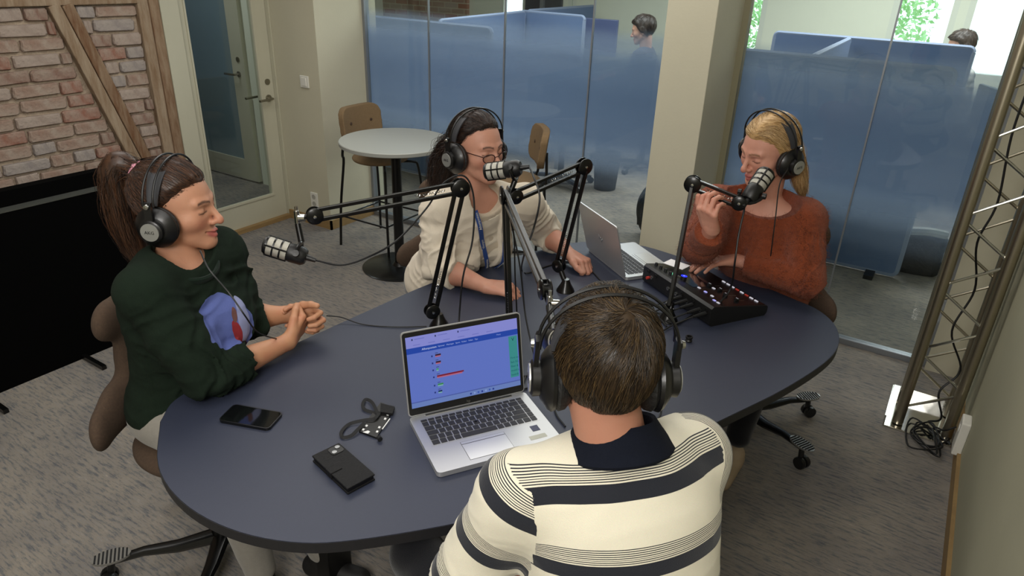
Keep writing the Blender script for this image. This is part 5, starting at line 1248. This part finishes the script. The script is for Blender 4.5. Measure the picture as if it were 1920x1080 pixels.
pt = hl(I1, (0, -.085, .075), (0, -.125, .105), (0, -.150, .080), (0, -.150, .0), (0, -.145, -.07), (0, -.130, -.14), (0, -.115, -.19))
o1 = dict(HLF, fade=.042, hv=[-.095, -.085, -.060, -.025, .010, .038, .056, .070, .08], th=.009, lump=.004, stretch=(70, 18, 70))
pony = tuft(pt, [.018, .036, .046, .048, .044, .036, .018], 2200, 12, .012)
local_hair(I1, o1, ['#2a1c15', '#4a3223', '#1d130f', '#5a3a26'], 2200, 9, .008, lambda P: (np.array([0, -.085, .085])-P)/.05, .002, (pony,), root=r1, cores=(strand_chain(pt, [.018, .036, .046, .048, .044, .036, .018], .82),))
sc = hl(I1, (0, -.088, .080))[0]-I1['base']
ring = [Vector(sc)+Vector(I1['hR']@np.array([math.cos(a)*.024, -.006*math.sin(3*a), math.sin(a)*.024])) for a in np.linspace(0, 2*PI, 19)]
MB().tube(ring, [.010+.003*math.sin(i*2.6) for i in range(19)], 8, False).build('scrunchie', mat('pink_scrunchie', '#c98a9a', .8), r1, True)
MB().tube([Vector(I1['NB'] + I1['X']*.088*math.cos(a) + I1['F']*(.030+.082*math.sin(a)) + I1['U']*(.004-.034*math.sin(a)) - I1['base']) for a in np.linspace(0, 2*PI, 40)], .0075, 8, False, sy=1.6).build('ribbed_collar', fabric('green_rib', '#15221a', '#111c15', sheen=.05), r1, True)
headphones(I1, 'black studio headphones on the woman in green', 0)
# ------------------------------------------------------------------ 2. woman in cream cardigan
M['cream'] = fabric('cream_jersey', '#d8cdbb', '#cdc1ad', .3, sheen=.1); M['tee'] = fabric('pale_tee', '#c3b5a1', '#b8a994', .3, sheen=.1)
hcM = AD(895, 276, 2.66)
def cardigan_front(info_F):
    pass
NBM, PVM, yM = np.array([-1.52, 2.15, 1.055]), np.array([-1.745, 2.235, .60]), -16
Um = nrm(NBM-PVM); Fm = np.array([math.cos(math.radians(yM)), math.sin(math.radians(yM)), 0]); Fm = nrm(Fm-Um*(Fm@Um)); Xm = np.cross(Fm, Um)
def open_front(P, d):
    q = P-NBM; x, y, z = q@Xm, q@Fm, q@Um
    wdt = .030+.030*np.clip((z+.45)/.45, 0, 1)
    g = np.maximum(np.abs(x)-wdt, -y)      # wedge in the front
    return np.where((g < .02) & (y > 0), -smin(-d, np.maximum(g, -(d+.012)), .004), d)
r2, b2, I2 = person('p2', 'woman with glasses and long dark hair in a cream cardigan, leaning on the table', dict(
    NB=NBM, PV=PVM, yaw=yM, hc=hcM, hrot=(-13, 3, 0), s=1.08, tone='#bd8a74', lip='#9c5a50', brow='#3a2820', bust=.016, bw=1.03, bd=.98, closed=1, nr=.056,
    SR=(-1.60, 2.015, 1.005), SL=(-1.41, 2.33, 1.005), ER=(-1.565, 1.965, .800), WR=(-1.345, 1.965, .778), EL=(-1.40, 2.50, .825), WL=(-1.235, 2.425, .785),
    HR=dict(f=(.85, .45, -.06), n=(-.10, .15, -1), side='R', curls=(45, 60, 35), thumb=(.8, .5, .2, .15, .35), spread=.05),
    HL=dict(f=(.90, -.25, -.03), n=(.05, -.2, -1), side='L', curls=(50, 70, 40), thumb=(.8, .45, .25, .2, .4), spread=.05),
    shirt=dict(name='cardigan', mat=M['cream'], sleeve=.34, arm=.058, cuff=.80, th=.016, fold=.018, elbow=.034, h=.0050, neck=[(0, .045, .03, np.array([.080, .075, .070]))], extra=[open_front]),
    legs=dict(mat=M['jeans'], shoe=M['shoe_d'], knee=[(-1.52, 2.05, .56), (-1.42, 2.22, .56)], ankle=[(-1.50, 2.0, .09), (-1.38, 2.25, .09)])))
tee = lambda P: -smin(-(I2['tor'](P)+.008), El(NBM+Fm*.05+Um*.03, (.075, .07, .06), I2['Rt'])(P), .004)
sdf_obj('tee_shirt', lambda P: tee(P+I2['base']), PVM-I2['base']-.2, NBM-I2['base']+.16, .008, M['tee'], r2)
pt = hl(I2, (.01, -.075, .02), (.025, -.115, -.02), (.035, -.140, -.08), (.045, -.150, -.15), (.05, -.145, -.20))
o2 = dict(HLF, fade=.042, hv=[-.095, -.085, -.060, -.018, .020, .052, .072, .084, .09], th=.008, lump=.004, stretch=(70, 18, 70))
fall = tuft(pt, [.030, .045, .056, .056, .040], 2000, 12, .022)
local_hair(I2, o2, ['#1b1310', '#33231c', '#120d0b', '#3f2b20'], 2200, 9, .008, lambda P: np.stack([P[:, 0]*2, -np.ones(len(P)), -.4*np.ones(len(P))], 1), .002, (fall,), root=r2, cores=(strand_chain(pt, [.030, .045, .056, .056, .040], .7),))
headphones(I2, 'black studio headphones on the woman with glasses', 6)
# glasses
g = empty('glasses', tuple(I2['hc']), 0, 'dark-rimmed reading glasses on the woman in cream', 'glasses')
G2 = Matrix([[*(I2['hR'][i]*I2['s']), 0] for i in range(3)]+[[0, 0, 0, 1]])
M['rim'] = mat('dark_red_rim', '#2a1212', .3)
for q in (-1, 1):
    ringp = [G2 @ Vector((q*.032+.023*math.cos(a), .103-.010*abs(math.cos(a)) if q*math.cos(a) > 0 else .103, -.012+.016*math.sin(a))) for a in np.linspace(0, 2*PI, 21)]
    MB().tube(ringp, .0019, 6, False).build('rim', M['rim'], g, True)
    MB().add(ringp[:-1], [tuple(range(20))]).build('lens', M['glass'], g)
    MB().tube([G2 @ Vector((q*.055, .094, -.004)), G2 @ Vector((q*.072, .06, .0)), G2 @ Vector((q*.078, .0, .0))], .0017, 6).build('temple', M['rim'], g, True)
MB().tube([G2 @ Vector((-.010, .104, -.008)), G2 @ Vector((0, .110, -.004)), G2 @ Vector((.010, .104, -.008))], .0013, 6).build('bridge', M['rim'], g, True)
# lanyard
ly = empty('neck_lanyard', tuple(I2['base']), 0, 'blue printed lanyard around the neck of the woman in cream', 'lanyard')
def onsurf(x, z, lift=.006, y0=.30):
    """point on the chest of the woman at torso coordinates"""
    p = NBM+Xm*x+Um*z+Fm*y0
    for _ in range(40):
        d = float(I2['shirt'](p[None])[0])-lift
        d = min(d, float(I2['tor'](p[None])[0])-lift+.012)
        if d < .0008: break
        p = p-Fm*d*.8
    return p-I2['base']
M['lany'] = mat('lanyard_blue', '#2c4a8c', .7)
for q, nm in ((-1, 'strap'), (1, 'strap')):
    xs = [q*.075, q*.066-.006, q*.050-.018, q*.030-.034, q*.006-.048]; zs = [.018, -.04, -.12, -.22, -.31]
    pts = [onsurf(x, z) for x, z in zip(xs, zs)]
    ribbon(nm, pts, .019, .0016, M['lany'], ly, 8, up=tuple(Fm))
    P = spline(pts, 8)
    for fr in (.16, .50, .80):
        i = int(fr*(len(P)-1)); a, b_ = P[i], P[min(i+1, len(P)-1)]; tg = nrm(b_-a)*(-1); nn = nrm(Fm-tg*(Fm@tg)); sd = np.cross(nn, tg)
        T = Matrix([[tg[k], sd[k], nn[k], a[k]+nn[k]*.0016] for k in range(3)]+[[0, 0, 0, 1]]); T = T @ Matrix.Rotation(0, 4, 'Z')
        text('lettering', 'Aftenposten', .0150, T, M['white'], ly, .0002)
p = onsurf(-.050, -.33, .01); MB().tube([p, p-np.array([0, 0, .02])], .004, 8).lathe([(0, -.004), (.013, -.004), (.013, .004), (0, .004)], axisT(p-np.array([0, 0, .03]), Fm), 16).build('metal_clip', M['silver'], ly, True)
# ------------------------------------------------------------------ 3. woman in rust sweater
M['rust'] = fabric('rust_mohair', '#8c4529', '#73371f', .6, (260, .8), .15, 1.0)
hcR = AD(1441, 280, 2.60)
ERr = AD(1314, 462, 2.60); WRr = AD(1334, 430, 2.43)
r3, b3, I3 = person('p3', 'blonde woman in fluffy rust sweater at the far right reaching to the mixer', dict(
    NB=(-.565, 2.74, 1.075), PV=(-.53, 2.90, .60), yaw=-100, hc=hcR, hrot=(-122, 18, 4), s=1.07, tone='#c8917c', lip='#a85a55', brow='#7a5a40', bust=.012, closed=1, nr=.052,
    SR=(-.735, 2.70, 1.035), SL=(-.400, 2.735, 1.035), ER=ERr, WR=WRr, EL=(-.335, 2.650, .835), WL=(-.600, 2.640, .850),
    HR=dict(f=nrm(AD(1322, 388, 2.36)-WRr), n=(.3, .9, .2), side='R', curls=(50, 60, 30), thumb=(.8, .5, .3, .1, .2), spread=.1),
    HL=dict(f=(-.80, -.58, -.06), n=(.0, -.15, -1), side='L', curls=(14, 16, 10), thumb=(.7, .6, .1, .1, .15), spread=.22),
    shirt=dict(name='sweater', mat=M['rust'], sleeve=.86, arm=.066, cuff=.70, th=.018, fold=.009, elbow=.012, neck=[(-.02, .035, .050, np.array([.145, .095, .075]))]),
    legs=dict(mat=M['darktr'], shoe=M['shoe_l'], knee=[(-.66, 2.50, .57), (-.40, 2.50, .57)], ankle=[(-.62, 2.52, .14), (-.425, 2.46, .14)])))
shr = I3['shirt']; okc = lambda P: np.ones(len(P), bool)
st = samp(shr, 5200, np.array([-.86, 2.28, .68]), np.array([-.22, 3.06, 1.14]), okc)
Gf = grad(shr, st, .003); S = np.stack([st, st+Gf*.005+RNG.normal(size=st.shape)*.003, st+Gf*.010+RNG.normal(size=st.shape)*.006], 1)-I3['base']
v, qd, _ = tubes_np(S, .0006, .0002); fz = mesh_np('wool_fuzz', v, qd, M['rust'], r3); fz['kind'] = 'stuff'
o3 = dict(hy=[-.12, -.07, -.035, -.005, .02, .045, .07, .09, .11], fade=.040, hv=[-.11, -.10, -.090, -.070, -.020, .035, .058, .072, .085], th=.009, lump=.003, stretch=(22, 70, 22))
ptb = hl(I3, (-.045, -.06, .04), (-.062, -.060, -.02), (-.066, -.070, -.08), (-.064, -.085, -.14), (-.060, -.105, -.21))
ptb2 = hl(I3, (.03, -.07, .04), (.045, -.085, -.03), (.045, -.095, -.10), (.04, -.11, -.17))
f1 = tuft(ptb, [.028, .034, .034, .030, .014], 1500, 12, .008); f2 = tuft(ptb2, [.030, .042, .040, .022], 900, 12, .008)
def part_dir(P):
    s_ = np.sign(P[:, 0]+.008); return np.stack([s_*1.0, -.9*np.ones(len(P)), np.where(np.abs(P[:, 0]) > .05, -1.2, -.1)], 1)
local_hair(I3, o3, ['#a5814f', '#caa877', '#8a6a42', '#dcc093'], 2400, 9, .008, part_dir, .003, (f1, f2), root=r3, cores=(strand_chain(ptb, [.028, .034, .034, .030, .014], .78), strand_chain(ptb2, [.030, .042, .040, .022], .78)))
headphones(I3, 'black studio headphones on the blonde woman', 8)
# ------------------------------------------------------------------ 4. man in the striped polo (foreground)
def polo():
    m = bpy.data.materials.new('striped_cotton'); m.use_nodes = True; nt = m.node_tree; N = nt.nodes; L = nt.links; b = N['Principled BSDF']; b.inputs['Roughness'].default_value = .92
    a = N.new('ShaderNodeAttribute'); a.attribute_name = 'sv'
    def math_(op, x, y=None, z=None):
        n = N.new('ShaderNodeMath'); n.operation = op
        for i, v_ in enumerate((x, y, z)):
            if v_ is None: continue
            if isinstance(v_, (int, float)): n.inputs[i].default_value = v_
            else: L.new(v_, n.inputs[i])
        return n.outputs[0]
    b1 = N.new('ShaderNodeAttribute'); b1.attribute_name = 'sva'; b2 = N.new('ShaderNodeAttribute'); b2.attribute_name = 'arm'
    mk = math_('GREATER_THAN', b2.outputs['Fac'], .5); sva = math_('MULTIPLY', b1.outputs['Fac'], mk); svt = math_('MULTIPLY', a.outputs['Fac'], math_('SUBTRACT', 1.0, mk)); A_ = math_('ADD', sva, svt)
    per = PER
    f = math_('FRACT', math_('DIVIDE', math_('ADD', A_, PH), per))
    r = N.new('ShaderNodeValToRGB'); r.color_ramp.interpolation = 'CONSTANT'; e = r.color_ramp.elements
    cr, nv = lin('#d8d2be'), lin('#10141f')
    e[0].position = 0; e[0].color = cr; e[1].position = .56; e[1].color = nv
    q = e.new(.775); q.color = cr; n0 = .80; k = 8; w_ = (1-.785)/k
    for i in range(k):
        q = e.new(n0+i*w_-.006); q.color = nv; q = e.new(n0+i*w_+w_*.42-.006); q.color = cr
    L.new(f, r.inputs[0])
    nz = N.new('ShaderNodeTexNoise'); nz.inputs['Scale'].default_value = 700; tc = N.new('ShaderNodeTexCoord'); L.new(tc.outputs['Object'], nz.inputs[0])
    mx_ = N.new('ShaderNodeMix'); mx_.data_type = 'RGBA'; mx_.blend_type = 'MULTIPLY'; mx_.inputs[0].default_value = .18; L.new(r.outputs[0], mx_.inputs[6]); L.new(nz.outputs['Color'], mx_.inputs[7])
    L.new(mx_.outputs[2], b.inputs['Base Color'])
    bp = N.new('ShaderNodeBump'); bp.inputs['Strength'].default_value = .25; bp.inputs['Distance'].default_value = .003; L.new(nz.outputs['Fac'], bp.inputs['Height']); L.new(bp.outputs[0], b.inputs['Normal'])
    b.inputs['Sheen Weight'].default_value = .15
    return m
PER, PH = .118, .0055
M['polo'] = polo()
hcP = AD(1134, 676, 1.13)
NBP = np.array([-.345, .905, 1.160]); PVP = np.array([-.225, .83, .60])
r4, b4, I4 = person('p4', 'man seen from behind in a cream and navy striped polo shirt in the foreground', dict(
    NB=NBP, PV=PVP, yaw=133, hc=hcP, hrot=(125, 0, 0), s=.95, hs=1.02, hx=.93, tone='#ad7a64', lip='#9c5a50', brow='#3a2820', bw=1.10, bd=1.12, jaw=.050, nr=.062, hh=.0028,
    SL=(-.462, .785, 1.085), SR=(-.256, 1.034, 1.105), EL=(-.555, .745, .85), ER=(-.355, 1.225, .90), WL=(-.53, .93, .70), WR=(-.50, 1.09, .70),
    HL=dict(f=(-.4, .7, -.3), n=(.2, .1, -1), side='L', curls=relax, thumb=(.8, .4, .2, .1, .2), spread=.1),
    HR=dict(f=(-.5, .5, -.3), n=(.1, .2, -1), side='R', curls=relax, thumb=(.8, .4, .2, .1, .2), spread=.1),
    shirt=dict(name='polo_shirt', mat=M['polo'], sleeve=-.06, arm=.060, th=.016, fold=.007, elbow=.006, h=.0050, neck=[(0, .010, .06, np.array([.075, .070, .070]))]),
    legs=dict(mat=M['darktr'], shoe=M['shoe_d'], knee=[(-.42, 1.18, .56), (-.84, .95, .58)], ankle=[(-.45, 1.25, .09), (-.88, 1.05, .09)])))
# collar: a standing band folded outwards
navy = fabric('navy_rib', '#10141f', '#0c0f18', .4, sheen=0)
def ringpts(r, z, y=0, n=40, ry=None):
    out = []
    for a in np.linspace(0, 2*PI, n, endpoint=False):
        c = NBP+I4['U']*(z+.012*math.sin(a)*-1)+I4['X']*r*math.cos(a)+I4['F']*(y+(ry or r)*math.sin(a)); out.append(tuple(c-I4['base']))
    return out
R0 = [ringpts(.060, .025), ringpts(.062, .046), ringpts(.067, .050), ringpts(.078, .030), ringpts(.098, .000), ringpts(.095, -.006), ringpts(.074, .010), ringpts(.066, .012)]
n = 40; vs = [p for R in R0 for p in R]; K = len(R0)
MB().add(vs, [(i*n+j, i*n+(j+1) % n, ((i+1) % K)*n+(j+1) % n, ((i+1) % K)*n+j) for i in range(K) for j in range(n)]).build('collar', navy, r4, True)
o4 = dict(hy=[-.12, -.09, -.06, -.03, -.010, .01, .03, .05, .08, .1], hv=[-.128, -.124, -.112, -.085, -.035, -.030, -.010, .040, .06, .07], th=.009, lump=.006, stretch=(60, 60, 30), fade=.022)
W0 = np.array([.012, -.055, .115])
def whorl(P):
    d = P-W0; G = d/(np.linalg.norm(d, axis=1)[:, None]+1e-6); sw = np.cross(G, np.array([0, -.4, .9]))
    down = np.array([0, 0, -1.0]); return G*1.0+.35*sw+down*np.clip((.09-P[:, 2])/.05, 0, 1.5)[:, None]
local_hair(I4, o4, ['#20170e', '#382a19', '#2b2013', '#4d3c24'], 6200, 8, .0058, whorl, .005, root=r4, r=(.00078, .0003), h=.0034)
headphones(I4, 'black studio headphones on the man with short brown hair', 4, dx=-.014)
# ------------------------------------------------------------------ 5. two people in the office behind
def office_chair(x, y, rz, h, label):
    st = empty('office_chair', (x, y, 0), rz, label, 'chair')
    MB().box((-.22, -.22, h-.19), (.22, .22, h-.12), bev=.02).build('seat', M['blackp'], st); MB().box((-.2, -.26, h-.02), (.2, -.21, h+.36), bev=.02).build('backrest', M['blackp'], st)
    MB().tube([(0, 0, .08), (0, 0, h-.19)], .03, 10).build('gas_lift', M['black'], st, True)
    for k in range(5):
        a = 2*PI*k/5+.3; MB().bar((0, 0, .08), (.3*math.cos(a), .3*math.sin(a), .06), .04, .03).lathe([(0, -.02), (.03, -.02), (.03, .02), (0, .02)], axisT((.3*math.cos(a), .3*math.sin(a), .03), (-math.sin(a), math.cos(a), 0)), 12).build('base_leg', M['black'], st)
office_chair(-3.02, 5.62, .5, .62, 'empty black office swivel chair behind the frosted glass near the middle')
e = empty('waste_bin', (-2.62, 5.76, 0), .2, 'small dark bin on the office floor beside the empty swivel chair', 'bin')
MB().lathe([(0, 0), (.10, 0), (.125, .34), (.118, .34), (.095, .012), (0, .012)], None, 24).build('bin_body', M['bag'], e, True)
def far_person(px, dist_y, label, shirtm, hair, yaw, dz=0):
    p = AY(px[0], px[1], dist_y); hc = np.array([p[0], p[1], p[2]-.02]); f = np.array([math.cos(math.radians(yaw)), math.sin(math.radians(yaw)), 0]); L_ = np.array([-f[1], f[0], 0])
    NB = hc-f*.03-np.array([0, 0, .19]); PV = NB-f*.10-np.array([0, 0, .50])
    SL, SR = NB+L_*.18-[0, 0, .04], NB-L_*.18-[0, 0, .04]
    hd = dict(f=f, n=(0, 0, -1), side='R', curls=relax, thumb=(.8, .4, .2, .1, .2)); hd2 = dict(hd, side='L')
    r, b, I = person('far', label, dict(NB=NB, PV=PV, yaw=yaw, hc=hc, hrot=(yaw, 15, 0), s=1.05, tone='#b58a74', lip='#9c5a50', brow='#2a1d18', SL=SL, SR=SR, far=True,
        EL=SL+f*.10-[0, 0, .26]+L_*.04, ER=SR+f*.10-[0, 0, .26]-L_*.04, WL=SL+f*.33-[0, 0, .24], WR=SR+f*.33-[0, 0, .24], HR=hd, HL=hd2, hh=.006,
        shirt=dict(name='shirt', mat=shirtm, sleeve=.9, th=.014, h=.011, neck=[(0, .02, .05, np.array([.07, .07, .06]))]),
        legs=dict(mat=M['darktr'], shoe=M['shoe_d'], knee=[PV+f*.40-L_*.09+[0, 0, -.02], PV+f*.40+L_*.09+[0, 0, -.02]], ankle=[np.r_[(PV+f*.42-L_*.1)[:2], .09], np.r_[(PV+f*.42+L_*.1)[:2], .09]])))
    local_hair(I, dict(o4, th=.014), hair, 700, 6, .008, whorl, .008, root=r, r=(.0012, .0006), h=.006)
    office_chair(PV[0], PV[1], math.radians(yaw-90), PV[2], 'office swivel chair under the '+label.split(' at ')[0].split(' behind')[0])
    return r
def plaid():
    m = mat('plaid_shirt', '#cfd0cc', .9); nt = m.node_tree; N = nt.nodes; L = nt.links; b = N['Principled BSDF']
    tc = N.new('ShaderNodeTexCoord'); src = None; vals = []
    for d in ('X', 'Z'):
        wv = N.new('ShaderNodeTexWave'); wv.bands_direction = d; wv.inputs['Scale'].default_value = 5; L.new(tc.outputs['Object'], wv.inputs[0]); vals.append(wv.outputs['Fac'])
    ad = N.new('ShaderNodeMath'); ad.operation = 'ADD'; L.new(vals[0], ad.inputs[0]); L.new(vals[1], ad.inputs[1])
    r = N.new('ShaderNodeValToRGB'); r.color_ramp.elements[0].color = lin('#4b4f5c'); r.color_ramp.elements[1].color = lin('#d7d6cf'); mu = N.new('ShaderNodeMath'); mu.operation = 'MULTIPLY'; mu.inputs[1].default_value = .5
    L.new(ad.outputs[0], mu.inputs[0]); L.new(mu.outputs[0], r.inputs[0]); L.new(r.outputs[0], b.inputs['Base Color']); return m
far_person((1802, 82), 7.6, 'man in a plaid shirt at the bright office window', plaid(), ['#2b211c', '#40322a', '#1f1815', '#4a3b31'], 205)
far_person((1206, 52), 6.6, 'dark-haired person behind the frosted glass left of the column', fabric('dark_shirt', '#3d4252', '#333846'), ['#241c18', '#3a2e28', '#1c1613', '#40342c'], 190)
# cables of the headphones
def pc(pts, label, r=.0022): return cable('cable', pts, r, M['cab'], None, 8, label, 'cable', 'black cables on and around the table')
pc([AD(375, 470, 1.86), AD(392, 505, 1.84), AD(430, 550, 1.86), AD(458, 590, 1.86), AD(480, 620, 1.95), AD(505, 632, 2.02), AZ(530, 637, .745)], 'headphone cable across the green sweatshirt to the table')
pc([AD(1478, 316, 2.50), AD(1462, 345, 2.48), AD(1455, 400, 2.46), AD(1450, 440, 2.47), AD(1445, 480, 2.52)], 'thin headphone cable down the front of the rust sweater')
